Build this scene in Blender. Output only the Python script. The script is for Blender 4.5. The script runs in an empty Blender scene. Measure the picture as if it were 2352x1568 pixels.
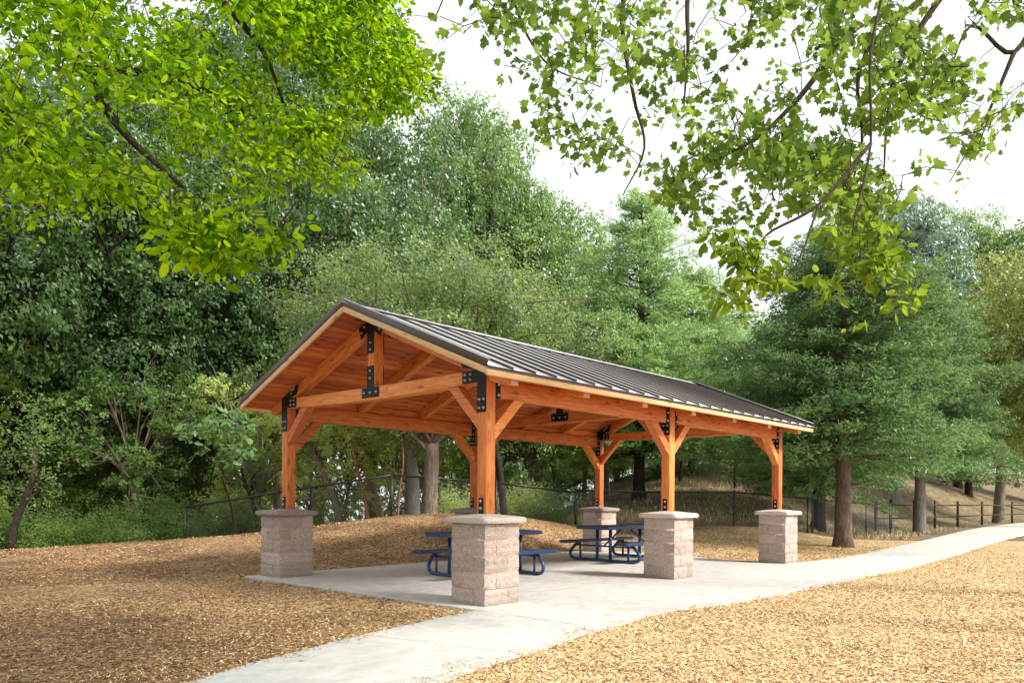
import bpy, bmesh, math, random
import numpy as np
from mathutils import Matrix, Vector

# ------------------------------------------------------------------ scene, camera, world, sun
S = bpy.context.scene
COL = S.collection
CAM = np.array([-6.499, -6.760, 1.334])
YAW = 0.709
F = np.array([math.cos(YAW), math.sin(YAW), 0.0])
R = np.array([math.sin(YAW), -math.cos(YAW), 0.0])
U = np.array([0.0, 0.0, 1.0])
FPX, CX, CY = 1748.8, 1283.0, 1143.9        # focal length and principal point, photograph 2352 wide
ROLL = -0.007

cd = bpy.data.cameras.new('camera')
cam = bpy.data.objects.new('camera', cd)
COL.objects.link(cam)
cr, sr = math.cos(ROLL), math.sin(ROLL)
ax = R * cr - U * sr
ay = R * sr + U * cr
az = -F
cam.matrix_world = Matrix(((ax[0], ay[0], az[0], CAM[0]), (ax[1], ay[1], az[1], CAM[1]),
                           (ax[2], ay[2], az[2], CAM[2]), (0, 0, 0, 1)))
cd.sensor_width = 36
cd.lens = 36 * FPX / 2352
cd.shift_x = -(CX - 1176) / 2352
cd.shift_y = (CY - 784) / 2352
cd.clip_start = 0.1
cd.clip_end = 900
S.camera = cam

SUN_EL, SUN_AZ = 38.0, -73.0      # elevation; azimuth of the sun seen from +X, counter-clockwise
W = bpy.data.worlds.new('World')
S.world = W
W.use_nodes = True
wn = W.node_tree.nodes
wl = W.node_tree.links
wn.clear()
sky = wn.new('ShaderNodeTexSky')
sky.sky_type = 'NISHITA'
sky.sun_disc = False
sky.sun_elevation = math.radians(SUN_EL)
sky.sun_rotation = math.radians(90 - SUN_AZ)
sky.air_density = 1.0
sky.dust_density = 3.0
hs = wn.new('ShaderNodeHueSaturation')
hs.inputs['Saturation'].default_value = 0.25
mixw = wn.new('ShaderNodeMix')
mixw.data_type = 'RGBA'
mixw.inputs[0].default_value = 0.62            # the cloud layer
mixw.inputs[7].default_value = (9.6, 9.9, 10.2, 1)
bg = wn.new('ShaderNodeBackground')
bg.inputs['Strength'].default_value = 0.088
wo = wn.new('ShaderNodeOutputWorld')
wl.new(sky.outputs[0], hs.inputs['Color'])
wl.new(hs.outputs[0], mixw.inputs[6])
wl.new(mixw.outputs[2], bg.inputs['Color'])
wl.new(bg.outputs[0], wo.inputs['Surface'])

sd = bpy.data.lights.new('sun', 'SUN')
sd.energy = 3.5
sd.angle = math.radians(12)
sd.color = (1.0, 0.955, 0.885)
so = bpy.data.objects.new('sun', sd)
COL.objects.link(so)
sdir = Vector((math.cos(math.radians(SUN_EL)) * math.cos(math.radians(SUN_AZ)),
               math.cos(math.radians(SUN_EL)) * math.sin(math.radians(SUN_AZ)),
               math.sin(math.radians(SUN_EL))))
so.rotation_euler = sdir.to_track_quat('Z', 'Y').to_euler()
so.location = (0, -6, 14)

S.view_settings.view_transform = 'Standard'
S.view_settings.look = 'None'
S.view_settings.gamma = 1
S.view_settings.use_curve_mapping = False
S.view_settings.exposure = 1.05
S.render.engine = 'CYCLES'
S.cycles.max_bounces = 7
S.cycles.diffuse_bounces = 4
S.cycles.transmission_bounces = 4
S.cycles.glossy_bounces = 2
S.cycles.transparent_max_bounces = 4
S.cycles.caustics_reflective = False
S.cycles.caustics_refractive = False

random.seed(7)
RNG = np.random.default_rng(11)


# ------------------------------------------------------------------ helpers
def at(x, y, depth):
    """world point seen at picture position (x, y) of the 2352 wide photograph, depth metres away"""
    a = (x - CX) / FPX
    b = -(y - CY) / FPX
    a, b = a * cr + b * sr, -a * sr + b * cr
    return CAM + depth * (F + a * R + b * U)


def ground_xy(x, depth):
    p = CAM + depth * (F + (x - CX) / FPX * R)
    return p[0], p[1]


def tag(o, label=None, cat=None, group=None, kind=None):
    if label: o['label'] = label
    if cat: o['category'] = cat
    if group: o['group'] = group
    if kind: o['kind'] = kind
    return o


def empty(name, loc=(0, 0, 0), rz=0.0, label=None, cat=None, group=None):
    o = bpy.data.objects.new(name, None)
    COL.objects.link(o)
    o.location = loc
    o.rotation_euler = (0, 0, rz)
    o.empty_display_size = 0.2
    return tag(o, label, cat, group)


def link(name, me, parent=None, mat=None, objmat=None):
    o = bpy.data.objects.new(name, me)
    COL.objects.link(o)
    if mat is not None and not me.materials:
        me.materials.append(mat)
    if objmat is not None:
        o.material_slots[0].link = 'OBJECT'
        o.material_slots[0].material = objmat
    if parent is not None:
        o.parent = parent
    return o


def mesh_np(name, V, Q, tint=None, T=None, smooth=False):
    """numpy mesh: V (n,3), Q (m,4) quads, T (k,3) triangles, tint per face"""
    me = bpy.data.meshes.new(name)
    V = np.asarray(V, dtype=np.float32)
    nq = 0 if Q is None else len(Q)
    nt = 0 if T is None else len(T)
    loops = []
    starts = []
    totals = []
    off = 0
    if nq:
        loops.append(np.asarray(Q, dtype=np.int32).ravel())
        starts.append(np.arange(nq, dtype=np.int32) * 4)
        totals.append(np.full(nq, 4, np.int32))
        off = nq * 4
    if nt:
        loops.append(np.asarray(T, dtype=np.int32).ravel())
        starts.append(np.arange(nt, dtype=np.int32) * 3 + off)
        totals.append(np.full(nt, 3, np.int32))
    L = np.concatenate(loops)
    me.vertices.add(len(V))
    me.vertices.foreach_set('co', V.ravel())
    me.loops.add(len(L))
    me.loops.foreach_set('vertex_index', L)
    me.polygons.add(nq + nt)
    me.polygons.foreach_set('loop_start', np.concatenate(starts))
    me.polygons.foreach_set('loop_total', np.concatenate(totals))
    if smooth:
        me.polygons.foreach_set('use_smooth', np.ones(nq + nt, dtype=bool))
    me.update(calc_edges=True)
    if tint is not None:
        at_ = me.attributes.new('tint', 'FLOAT', 'FACE')
        at_.data.foreach_set('value', np.asarray(tint, dtype=np.float32))
    return me


class Geo:
    """collects quads and triangles of small hard shapes"""
    def __init__(s):
        s.v = []; s.q = []; s.t = []

    def add(s, v, q=(), t=()):
        n = len(s.v)
        s.v += [tuple(p) for p in v]
        s.q += [tuple(i + n for i in f) for f in q]
        s.t += [tuple(i + n for i in f) for f in t]

    def box(s, c, d, M=None):
        x, y, z = [k / 2 for k in d]
        v = [(c[0] + i * x, c[1] + j * y, c[2] + k * z) for i in (-1, 1) for j in (-1, 1) for k in (-1, 1)]
        if M is not None: v = [tuple(M @ Vector(p)) for p in v]
        s.add(v, [(0, 1, 3, 2), (4, 6, 7, 5), (0, 4, 5, 1), (2, 3, 7, 6), (0, 2, 6, 4), (1, 5, 7, 3)])

    def tube(s, pts, rad, n=8, cap=True):
        pts = [np.array(p, float) for p in pts]
        m = len(pts)
        rad = [rad] * m if not hasattr(rad, '__len__') else rad
        base = len(s.v)
        up = None
        for i in range(m):
            d = pts[min(i + 1, m - 1)] - pts[max(i - 1, 0)]
            d /= (np.linalg.norm(d) + 1e-9)
            if up is None:
                up = np.array([0, 0, 1.0]) if abs(d[2]) < .9 else np.array([1.0, 0, 0])
            a = np.cross(d, up); a /= np.linalg.norm(a) + 1e-9
            b = np.cross(a, d); up = b
            for k in range(n):
                t = 2 * math.pi * k / n
                s.v.append(tuple(pts[i] + rad[i] * (math.cos(t) * a + math.sin(t) * b)))
        for i in range(m - 1):
            for k in range(n):
                k2 = (k + 1) % n
                s.q.append((base + i * n + k, base + i * n + k2, base + (i + 1) * n + k2, base + (i + 1) * n + k))
        if cap:
            for e in (0, m - 1):
                s.v.append(tuple(pts[e])); c = len(s.v) - 1
                for k in range(n):
                    k2 = (k + 1) % n
                    f = (base + e * n + k, base + e * n + k2, c)
                    s.t.append(f if e else f[::-1])

    def mesh(s, name, smooth=False):
        return mesh_np(name, np.array(s.v), np.array(s.q, dtype=np.int32) if s.q else None, None,
                       np.array(s.t, dtype=np.int32) if s.t else None, smooth)


def bevel_mesh(me, w=0.004, seg=1):
    bm = bmesh.new(); bm.from_mesh(me)
    bmesh.ops.recalc_face_normals(bm, faces=bm.faces)
    bmesh.ops.bevel(bm, geom=[e for e in bm.edges if e.calc_face_angle(0) > 0.5], offset=w, segments=seg,
                    affect='EDGES', profile=0.5)
    bm.to_mesh(me); bm.free()
    return me


def prism(name, pts2, thick, bev=0.004):
    """polygon in local x,z extruded along local y (centred)"""
    bm = bmesh.new()
    a = [bm.verts.new((p[0], -thick / 2, p[1])) for p in pts2]
    b = [bm.verts.new((p[0], thick / 2, p[1])) for p in pts2]
    bm.faces.new(a); bm.faces.new(b[::-1])
    n = len(a)
    for i in range(n):
        bm.faces.new((a[i], b[i], b[(i + 1) % n], a[(i + 1) % n]))
    bmesh.ops.recalc_face_normals(bm, faces=bm.faces)
    if bev:
        bmesh.ops.bevel(bm, geom=[e for e in bm.edges if e.calc_face_angle(0) > 0.5], offset=bev, segments=1, affect='EDGES')
    me = bpy.data.meshes.new(name); bm.to_mesh(me); bm.free()
    return me


# ------------------------------------------------------------------ materials
def newmat(name):
    m = bpy.data.materials.new(name); m.use_nodes = True
    nt = m.node_tree; nt.nodes.clear()
    out = nt.nodes.new('ShaderNodeOutputMaterial')
    return m, nt, out


def N(nt, t, **kw):
    n = nt.nodes.new('ShaderNode' + t)
    for k, v in kw.items(): setattr(n, k, v)
    return n


def ramp(nt, src, stops, interp='LINEAR'):
    r = N(nt, 'ValToRGB'); r.color_ramp.interpolation = interp
    el = r.color_ramp.elements
    while len(el) < len(stops): el.new(0.5)
    for e, (p, c) in zip(el, stops):
        e.position = p; e.color = (*c, 1) if len(c) == 3 else c
    nt.links.new(src, r.inputs[0])
    return r.outputs[0]


def noise(nt, vec, scale, detail=4, rough=.55, dist=0):
    n = N(nt, 'TexNoise'); n.inputs['Scale'].default_value = scale
    n.inputs['Detail'].default_value = detail; n.inputs['Roughness'].default_value = rough
    n.inputs['Distortion'].default_value = dist
    if vec is not None: nt.links.new(vec, n.inputs['Vector'])
    return n.outputs[0]


def mixc(nt, f, a, b, mode='MIX'):
    m = N(nt, 'Mix', data_type='RGBA', blend_type=mode)
    for s, v in ((m.inputs[0], f), (m.inputs[6], a), (m.inputs[7], b)):
        if isinstance(v, (int, float)): s.default_value = v
        elif isinstance(v, tuple): s.default_value = (*v, 1) if len(v) == 3 else v
        else: nt.links.new(v, s)
    return m.outputs[2]


def mth(nt, op, a, b=None, clamp=False):
    m = N(nt, 'Math', operation=op, use_clamp=clamp)
    for s, v in ((m.inputs[0], a), (m.inputs[1], b)):
        if v is None: continue
        if isinstance(v, (int, float)): s.default_value = v
        else: nt.links.new(v, s)
    return m.outputs[0]


def bump(nt, h, strength=.5, dist=.01):
    b = N(nt, 'Bump'); b.inputs['Strength'].default_value = strength; b.inputs['Distance'].default_value = dist
    nt.links.new(h, b.inputs['Height'])
    return b.outputs[0]


def principled(nt, out, col, rough=.6, metal=0., normal=None, spec=.5):
    p = N(nt, 'BsdfPrincipled')
    for s, v in ((p.inputs['Base Color'], col), (p.inputs['Roughness'], rough)):
        if isinstance(v, tuple): s.default_value = (*v, 1)
        elif isinstance(v, (int, float)): s.default_value = v
        else: nt.links.new(v, s)
    p.inputs['Metallic'].default_value = metal
    p.inputs['Specular IOR Level'].default_value = spec
    if normal is not None: nt.links.new(normal, p.inputs['Normal'])
    nt.links.new(p.outputs[0], out.inputs[0])
    return p


def objcoord(nt, scale=(1, 1, 1), rnd=True, world=False):
    tc = N(nt, 'TexCoord')
    mp = N(nt, 'Mapping'); mp.inputs['Scale'].default_value = scale
    if world:
        g = N(nt, 'NewGeometry'); nt.links.new(g.outputs['Position'], mp.inputs[0])
    else:
        nt.links.new(tc.outputs['Object'], mp.inputs[0])
    if rnd and not world:
        oi = N(nt, 'ObjectInfo')
        sc = mth(nt, 'MULTIPLY', oi.outputs['Random'], 37.0)
        cb = N(nt, 'CombineXYZ')
        for i in range(3): nt.links.new(sc, cb.inputs[i])
        nt.links.new(cb.outputs[0], mp.inputs['Location'])
    return mp.outputs[0]


def wood(name, dark, mid, light, rough=.55, knots=.5, vary=.36):
    m, nt, out = newmat(name)
    v = objcoord(nt, (1.6, 16, 16))
    n1 = noise(nt, v, 2.2, 7, .6, 0.6)
    v2 = objcoord(nt, (1.0, 60, 60))
    n2 = noise(nt, v2, 3, 3, .6)
    c = ramp(nt, n1, [(.28, dark), (.5, mid), (.72, light)])
    c = mixc(nt, mth(nt, 'MULTIPLY', n2, .42), c, dark)
    oi = N(nt, 'ObjectInfo')
    hsv = N(nt, 'HueSaturation')
    nt.links.new(mth(nt, 'ADD', mth(nt, 'MULTIPLY', oi.outputs['Random'], vary), 1 - vary / 2), hsv.inputs['Value'])
    nt.links.new(mth(nt, 'ADD', mth(nt, 'MULTIPLY', oi.outputs['Random'], .012), .494), hsv.inputs['Hue'])
    nt.links.new(c, hsv.inputs['Color'])
    vk = objcoord(nt, (2.4, 7.5, 7.5))
    vo = N(nt, 'TexVoronoi'); vo.inputs['Scale'].default_value = 1.0
    nt.links.new(vk, vo.inputs['Vector'])
    kn = ramp(nt, vo.outputs['Distance'], [(.13, (1, 1, 1)), (.21, (0, 0, 0))])
    c2 = mixc(nt, mth(nt, 'MULTIPLY', kn, knots), hsv.outputs[0], (.09, .025, .01))
    rr = ramp(nt, n2, [(0, (rough - .1,) * 3), (1, (rough + .15,) * 3)])
    principled(nt, out, c2, rr, 0, bump(nt, n1, .25, .004), .35)
    return m


M_WOOD = wood('stained_timber', (.42, .095, .020), (.69, .230, .058), (.82, .37, .13))
M_DECK = wood('stained_deck_boards', (.36, .072, .020), (.60, .165, .048), (.72, .26, .085), .6, .9, .6)
M_GOLD = wood('pale_fascia_timber', (.56, .31, .14), (.80, .53, .28), (.88, .66, .42), .6, .45)
M_END = wood('pale_rafter_end', (.62, .34, .25), (.72, .42, .31), (.76, .50, .38), .7, .1)


def simple(name, col, rough=.5, metal=0, nz=0, nscale=20, bs=0., spec=.5):
    m, nt, out = newmat(name)
    v = objcoord(nt)
    n = noise(nt, v, nscale, 5)
    c = mixc(nt, mth(nt, 'MULTIPLY', n, nz), col, tuple(k * .35 for k in col)) if nz else col
    r = ramp(nt, n, [(0, (max(rough - .12, .02),) * 3), (1, (min(rough + .12, 1),) * 3)])
    principled(nt, out, c, r, metal, bump(nt, n, bs, .003) if bs else None, spec)
    return m


M_STEEL = simple('black_steel', (.008, .008, .009), .55, .0, .3, 30, .1, .25)
M_BOLT = simple('galvanised_bolt', (.55, .56, .57), .35, .9, .3, 60)
M_ROOF = simple('sky_sheen_roof_metal', (.66, .63, .62), .52, .92, .10, 6, .0, 1.0)  # pans of a brown roof, base lightened to imitate white sky sheen
M_SEAM = simple('brown_roof_rib', (.088, .064, .054), .4, .0, .3, 12, .0, .4)
M_TRIM = simple('dark_trim_metal', (.070, .052, .044), .45, .0, .3, 12)
M_DRIP = simple('drip_edge_metal', (.17, .165, .18), .3, .5, .3, 12)
M_BLUE = simple('blue_coated_steel', (.018, .052, .145), .30, 0, .35, 40, .15)
M_FENCE = simple('black_fence_coating', (.012, .013, .014), .45, 0, .3, 30)
M_FWIRE = simple('dark_fence_wire', (.04, .042, .042), .5, 0, .3, 30)
M_RAIL = simple('weathered_dark_wood', (.045, .028, .020), .8, 0, .6, 9, .3)


def masonry(name, base, dark, lightc):
    m, nt, out = newmat(name)
    v = objcoord(nt)
    a = noise(nt, v, 95, 3, .7)
    b = noise(nt, v, 22, 6, .7)
    oi = N(nt, 'ObjectInfo')
    c = ramp(nt, a, [(.36, dark), (.52, base), (.66, lightc)])
    hsv = N(nt, 'HueSaturation')
    nt.links.new(mth(nt, 'ADD', mth(nt, 'MULTIPLY', oi.outputs['Random'], .24), .86), hsv.inputs['Value'])
    nt.links.new(c, hsv.inputs['Color'])
    st = N(nt, 'NewGeometry'); sp = N(nt, 'SeparateXYZ'); nt.links.new(st.outputs['Position'], sp.inputs[0])
    w = noise(nt, st.outputs['Position'], 5, 4, .6)
    low = mth(nt, 'SUBTRACT', mth(nt, 'MULTIPLY', w, .35), mth(nt, 'MULTIPLY', sp.outputs[2], .9), True)
    c2 = mixc(nt, mth(nt, 'MULTIPLY', low, 1.3, True), hsv.outputs[0], tuple(k * .45 for k in dark))   # darker in blotches towards the foot
    h = mth(nt, 'ADD', mth(nt, 'MULTIPLY', b, 1.4), mth(nt, 'MULTIPLY', a, .7))
    principled(nt, out, c2, .92, 0, bump(nt, h, .9, .014), .2)
    return m


M_BLOCK = masonry('split_face_block', (.46, .365, .315), (.26, .195, .165), (.66, .56, .50))
M_CAPST = masonry('pillar_cap_stone', (.62, .54, .47), (.44, .36, .31), (.74, .66, .58))
M_CAPDK = masonry('dark_cap_stone', (.30, .235, .215), (.20, .15, .14), (.40, .33, .31))  # darker stone tone for the rear caps
M_MORTAR = simple('pink_mortar', (.58, .38, .29), .95, 0, .4, 60, .5)


def concrete():
    m, nt, out = newmat('broom_finished_concrete')
    v = objcoord(nt, world=True)
    big = noise(nt, v, .55, 5, .6)
    fine = noise(nt, v, 70, 4, .7)
    med = noise(nt, v, 5, 6, .65, .4)
    v2 = objcoord(nt, (1.2, 6, 1), world=True)
    strk = noise(nt, v2, 1.6, 6, .65, .8)
    c = ramp(nt, big, [(.3, (.47, .46, .43)), (.7, (.56, .55, .52))])
    c = mixc(nt, ramp(nt, med, [(.35, (.75,) * 3), (.6, (0,) * 3)]), c, (.385, .365, .325))
    c = mixc(nt, ramp(nt, strk, [(.58, (0,) * 3), (.78, (.35,) * 3)]), c, (.33, .315, .275))
    c = mixc(nt, ramp(nt, fine, [(.25, (.5,) * 3), (.42, (0,) * 3)]), c, (.33, .30, .25))
    vo = N(nt, 'TexVoronoi'); vo.inputs['Scale'].default_value = 5.5; nt.links.new(v, vo.inputs['Vector'])
    c = mixc(nt, ramp(nt, vo.outputs['Distance'], [(.02, (.7,) * 3), (.05, (0,) * 3)]), c, (.2, .15, .1))
    principled(nt, out, c, .8, 0, bump(nt, fine, .25, .002), .3)
    return m


M_CONC = concrete()


def ground_mat():
    m, nt, out = newmat('mulch_and_dry_soil')
    v = objcoord(nt, world=True)
    vo = N(nt, 'TexVoronoi'); vo.inputs['Scale'].default_value = 30; nt.links.new(v, vo.inputs['Vector'])
    vs = N(nt, 'SeparateColor'); nt.links.new(vo.outputs['Color'], vs.inputs[0])
    v3 = objcoord(nt, (1, 1, 1), world=True)
    n1 = noise(nt, v3, 26, 5, .75, .6)
    chip = ramp(nt, mth(nt, 'ADD', mth(nt, 'MULTIPLY', vs.outputs[0], .5), mth(nt, 'MULTIPLY', n1, .5)),
                [(.28, (.18, .095, .042)), (.42, (.44, .275, .125)), (.56, (.64, .44, .215)), (.75, (.80, .62, .37))])
    chip_shaded = ramp(nt, mth(nt, 'ADD', mth(nt, 'MULTIPLY', vs.outputs[0], .5), mth(nt, 'MULTIPLY', n1, .5)),
                 [(.28, (.065, .032, .016)), (.45, (.19, .10, .046)), (.6, (.32, .18, .085)), (.8, (.48, .31, .165))])
    at_ = N(nt, 'Attribute', attribute_name='zone')      # 0 pale chips, 1 brown chips with painted tree shade, 2 bare dry hillside
    zz = mth(nt, 'ADD', at_.outputs['Fac'], mth(nt, 'MULTIPLY', mth(nt, 'SUBTRACT', noise(nt, v, .9, 5, .6), .5), 1.3))
    c = mixc(nt, mth(nt, 'MINIMUM', mth(nt, 'MAXIMUM', zz, 0), 1), chip, chip_shaded)
    soiln = noise(nt, v, 3.0, 8, .75)
    soil = ramp(nt, soiln, [(.3, (.10, .075, .05)), (.5, (.20, .145, .085)), (.62, (.34, .25, .14)), (.78, (.40, .36, .30))])
    grn = ramp(nt, noise(nt, v, .45, 4, .6), [(.5, (0,) * 3), (.64, (.7,) * 3)])
    soil = mixc(nt, grn, soil, (.13, .15, .05))
    z2 = mth(nt, 'SUBTRACT', zz, 1.35, True)
    c = mixc(nt, mth(nt, 'MULTIPLY', z2, 4, True), c, soil)
    dark_patch = ramp(nt, noise(nt, v, .75, 4, .6, .5), [(.52, (0,) * 3), (.64, (.72,) * 3)])  # dark noise patches, strongest among the brown chips
    c = mixc(nt, mth(nt, 'MULTIPLY', dark_patch, mth(nt, 'MINIMUM', mth(nt, 'MAXIMUM', zz, .25), 1)), c, (.12, .07, .045))
    h = mth(nt, 'ADD', n1, vo.outputs['Distance'])
    principled(nt, out, c, .9, 0, bump(nt, h, .9, .03), .2)
    return m


M_GROUND = ground_mat()


def tintmat(name, stops, rough=.85):
    m, nt, out = newmat(name)
    a = N(nt, 'Attribute', attribute_name='tint')
    c = ramp(nt, a.outputs['Fac'], stops)
    principled(nt, out, c, rough, 0, None, .25)
    return m


M_CHIP = tintmat('wood_chip', [(0, (.14, .07, .028)), (.25, (.44, .26, .11)), (.5, (.66, .445, .21)), (.8, (.80, .62, .37)), (1, (.88, .77, .57))])
M_CHIPD = tintmat('old_wood_chip', [(0, (.05, .024, .012)), (.3, (.17, .085, .037)), (.6, (.34, .195, .088)), (1, (.60, .41, .21))])  # brown chips, colour also darkened for tree shade on the left
M_STRAW = tintmat('dry_grass_blade', [(0, (.16, .17, .06)), (.4, (.34, .28, .15)), (1, (.58, .49, .30))])


def leafmat(name, dark, mid, light, trans=.45, gloss=.12, transcol=None, grough=.5, tmix=.75):
    m, nt, out = newmat(name)
    a = N(nt, 'Attribute', attribute_name='tint')
    oi = N(nt, 'ObjectInfo')
    t = mth(nt, 'ADD', a.outputs['Fac'], mth(nt, 'MULTIPLY', mth(nt, 'SUBTRACT', oi.outputs['Random'], .5), .16))
    c = ramp(nt, t, [(0, dark), (.5, mid), (.95, light)])
    d = N(nt, 'BsdfDiffuse'); nt.links.new(c, d.inputs[0])
    tr = N(nt, 'BsdfTranslucent')
    tc = mixc(nt, tmix, c, transcol or tuple(min(1, k * 2.1) for k in light))
    nt.links.new(tc, tr.inputs[0])
    g = N(nt, 'BsdfGlossy'); g.inputs['Roughness'].default_value = grough; g.inputs[0].default_value = (1, 1, 1, 1)
    m1 = N(nt, 'MixShader'); m1.inputs[0].default_value = trans
    nt.links.new(d.outputs[0], m1.inputs[1]); nt.links.new(tr.outputs[0], m1.inputs[2])
    lw = N(nt, 'LayerWeight'); lw.inputs['Blend'].default_value = .25
    m2 = N(nt, 'MixShader')
    nt.links.new(mth(nt, 'MULTIPLY', lw.outputs['Fresnel'], gloss * 3), m2.inputs[0])
    nt.links.new(m1.outputs[0], m2.inputs[1]); nt.links.new(g.outputs[0], m2.inputs[2])
    nt.links.new(m2.outputs[0], out.inputs[0])
    return m


L_OAKD = leafmat('dark_oak_leaf', (.025, .060, .020), (.062, .125, .036), (.13, .22, .060), .42, .05)
L_OAK = leafmat('oak_leaf', (.035, .085, .020), (.095, .18, .042), (.20, .30, .07), .45, .05)
L_GREY = leafmat('grey_green_leaf', (.016, .042, .011), (.085, .150, .038), (.25, .33, .095), .45, .04)
L_TALL = leafmat('hazed_tall_tree_leaf', (.028, .070, .024), (.105, .19, .058), (.25, .35, .11), .46, .03)  # lightened leaf colour stands in for haze on the far tall trees
L_FIR = leafmat('redwood_needle', (.010, .030, .012), (.046, .102, .032), (.16, .26, .08), .42, .02)
L_FIRL = leafmat('light_redwood_needle', (.040, .10, .034), (.145, .25, .08), (.30, .43, .15), .50, .02)
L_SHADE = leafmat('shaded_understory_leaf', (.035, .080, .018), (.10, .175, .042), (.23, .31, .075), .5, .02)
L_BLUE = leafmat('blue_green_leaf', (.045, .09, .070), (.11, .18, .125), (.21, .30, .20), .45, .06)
L_UNDER = leafmat('brightened_understory_leaf', (.10, .20, .04), (.29, .43, .11), (.50, .62, .19), .60, .03)  # leaf colour raised to stand in for light missing in the understory
L_OLIVE = leafmat('olive_yellow_leaf', (.055, .085, .028), (.135, .18, .048), (.28, .32, .075), .5, .03)
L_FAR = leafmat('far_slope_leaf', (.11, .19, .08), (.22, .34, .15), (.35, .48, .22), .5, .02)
L_NEAR = leafmat('backlit_yellow_green_leaf', (.006, .026, .002), (.11, .26, .003), (.50, .68, .008), .60, .015, (.50, .86, .008), tmix=.30)  # backlit look and highlights put into the leaf and translucent colours
L_SYC = leafmat('sycamore_leaf', (.020, .050, .014), (.070, .135, .026), (.27, .39, .050), .48, .012, (.34, .50, .06))
L_OVAL = leafmat('oval_leaf', (.025, .050, .008), (.075, .135, .014), (.28, .38, .03), .50, .012, (.36, .52, .03))
L_MAD = leafmat('madrone_leaf', (.03, .085, .028), (.085, .17, .055), (.19, .30, .11), .35, .05)


def bark(name, dark, light, sc=(7, 7, 1.4), b=1.0):
    m, nt, out = newmat(name)
    v = objcoord(nt, sc)
    n = noise(nt, v, 3.2, 7, .7, .6)
    v2 = objcoord(nt)
    n2 = noise(nt, v2, 1.6, 4)
    c = ramp(nt, n, [(.35, dark), (.62, light)])
    c = mixc(nt, mth(nt, 'MULTIPLY', n2, .5), c, dark)
    principled(nt, out, c, .95, 0, bump(nt, n, b, .04), .15)
    return m


B_OAK = bark('oak_bark', (.075, .058, .045), (.30, .24, .185))
B_GREY = bark('grey_bark', (.14, .125, .11), (.34, .31, .28))
B_RED = bark('redwood_bark', (.070, .048, .036), (.30, .215, .165), (9, 9, .9), 1.3)
B_DARK = bark('dark_bark', (.018, .013, .011), (.075, .055, .045))
B_MAD = bark('madrone_bark', (.20, .075, .040), (.46, .21, .11), (4, 4, 1), .5)
B_TWIG = bark('twig_bark', (.035, .026, .018), (.10, .075, .05), (9, 9, 4), .5)

# ------------------------------------------------------------------ terrain
near_edge = [(-9.5, -7.4), (-7.5, -5.9), (-6.0, -4.75), (-4.6, -3.72), (-3.6, -3.0), (-2.89, -2.56), (-2.44, -2.40), (-2.08, -2.33), (-1.41, -2.24),
             (-.8, -2.07), (-.25, -2.01), (1.39, -1.81), (1.72, -1.90), (2.3, -2.04), (3.71, -2.11), (6.82, -2.11),
             (9.64, -2.18), (14.13, -1.95), (21.15, -1.39), (29.07, -1.02), (38, -.6), (48, -.9), (60, -2.5), (75, -6)]
far_edge = [(-9.5, -4.9), (-7.5, -3.45), (-6.0, -2.4), (-5.0, -1.75), (-4.13, -1.21), (-3.52, -.94), (-2.31, -.55), (-1.44, -.37), (-.25, -.10)]
far_edge2 = [(9.30, -.03), (11.4, -.23), (14, -.05), (16.42, .2), (22.4, .77), (30, 1.6), (38.42, 2.3), (48.1, 2.4), (60, 1.0), (75, -2.5)]


def ny(x): return np.interp(x, [p[0] for p in near_edge], [p[1] for p in near_edge])


def fy(x):
    x = np.asarray(x, float)
    a = np.interp(x, [p[0] for p in far_edge], [p[1] for p in far_edge])
    b = np.interp(x, [p[0] for p in far_edge2], [p[1] for p in far_edge2])
    return np.where(x < -.25, a, np.where(x > 9.3, b, 5.5))


PAD_X1 = 9.0
ctrl = []
# (picture x, depth, height)
for px, d, z in [
    (-600, 4, 0), (1200, -6, 0), (3000, 4, -.02), (-300, 10, 0), (0, 8, 0), (0, 14, -.02), (0, 19, -.05), (-600, 19, -.3), (300, 20, .10), (600, 20, .40), (800, 20.3, .68),
    (950, 20.8, .86), (1060, 21.5, .90), (1180, 22.5, .82), (1322, 25, .45), (1512, 25.5, .40), (1700, 25.5, .38), (1860, 26, .36),
    (300, 12, 0), (600, 12, 0), (900, 16.4, .03), (600, 15, .03), (1250, 19, .05), (1400, 20, .04), (1700, 20.5, .04), (1900, 21, .03),
    (-600, 26, -2.2), (0, 25, -1.6), (400, 26, -1.3), (700, 26, -.9), (950, 26.5, -.3), (1150, 28, -.2), (-600, 45, -7), (0, 45, -7), (500, 45, -6.5), (950, 45, -6), (1150, 45, -3.5),
    (1322, 32, 1.0), (1322, 45, 1.2), (1512, 31, 1.5), (1700, 31, 1.6), (1860, 32, 1.2), (1512, 42, 2.8), (1700, 42, 3.2), (1900, 44, 2.8),
    (2050, 34, .5), (2100, 44, 1.4), (2352, 60, .6), (2352, 75, 1.6), (2600, 60, .3), (2200, 60, 2.2), (2900, 30, 0), (2352, 12, 0), (2352, 20, 0),
    (1600, 80, 7), (2000, 80, 6), (2352, 100, 5), (1200, 90, -6), (600, 90, -14), (0, 90, -14), (3200, 60, 0), (-1500, 40, -4), (-1500, 15, -.6)]:
    gx, gy = ground_xy(px, d)
    ctrl.append((gx, gy, z))
for px_ in np.arange(12, 75, 5):
    ctrl.append((px_, float(ny(px_)) + 1, 0.0))
    ctrl.append((px_, float(ny(px_)) - 6, 0.0))
ctrl = np.array(ctrl)


def _k(r2): return np.where(r2 > 1e-9, r2 * np.log(r2 + 1e-12) * .5, 0)


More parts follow.
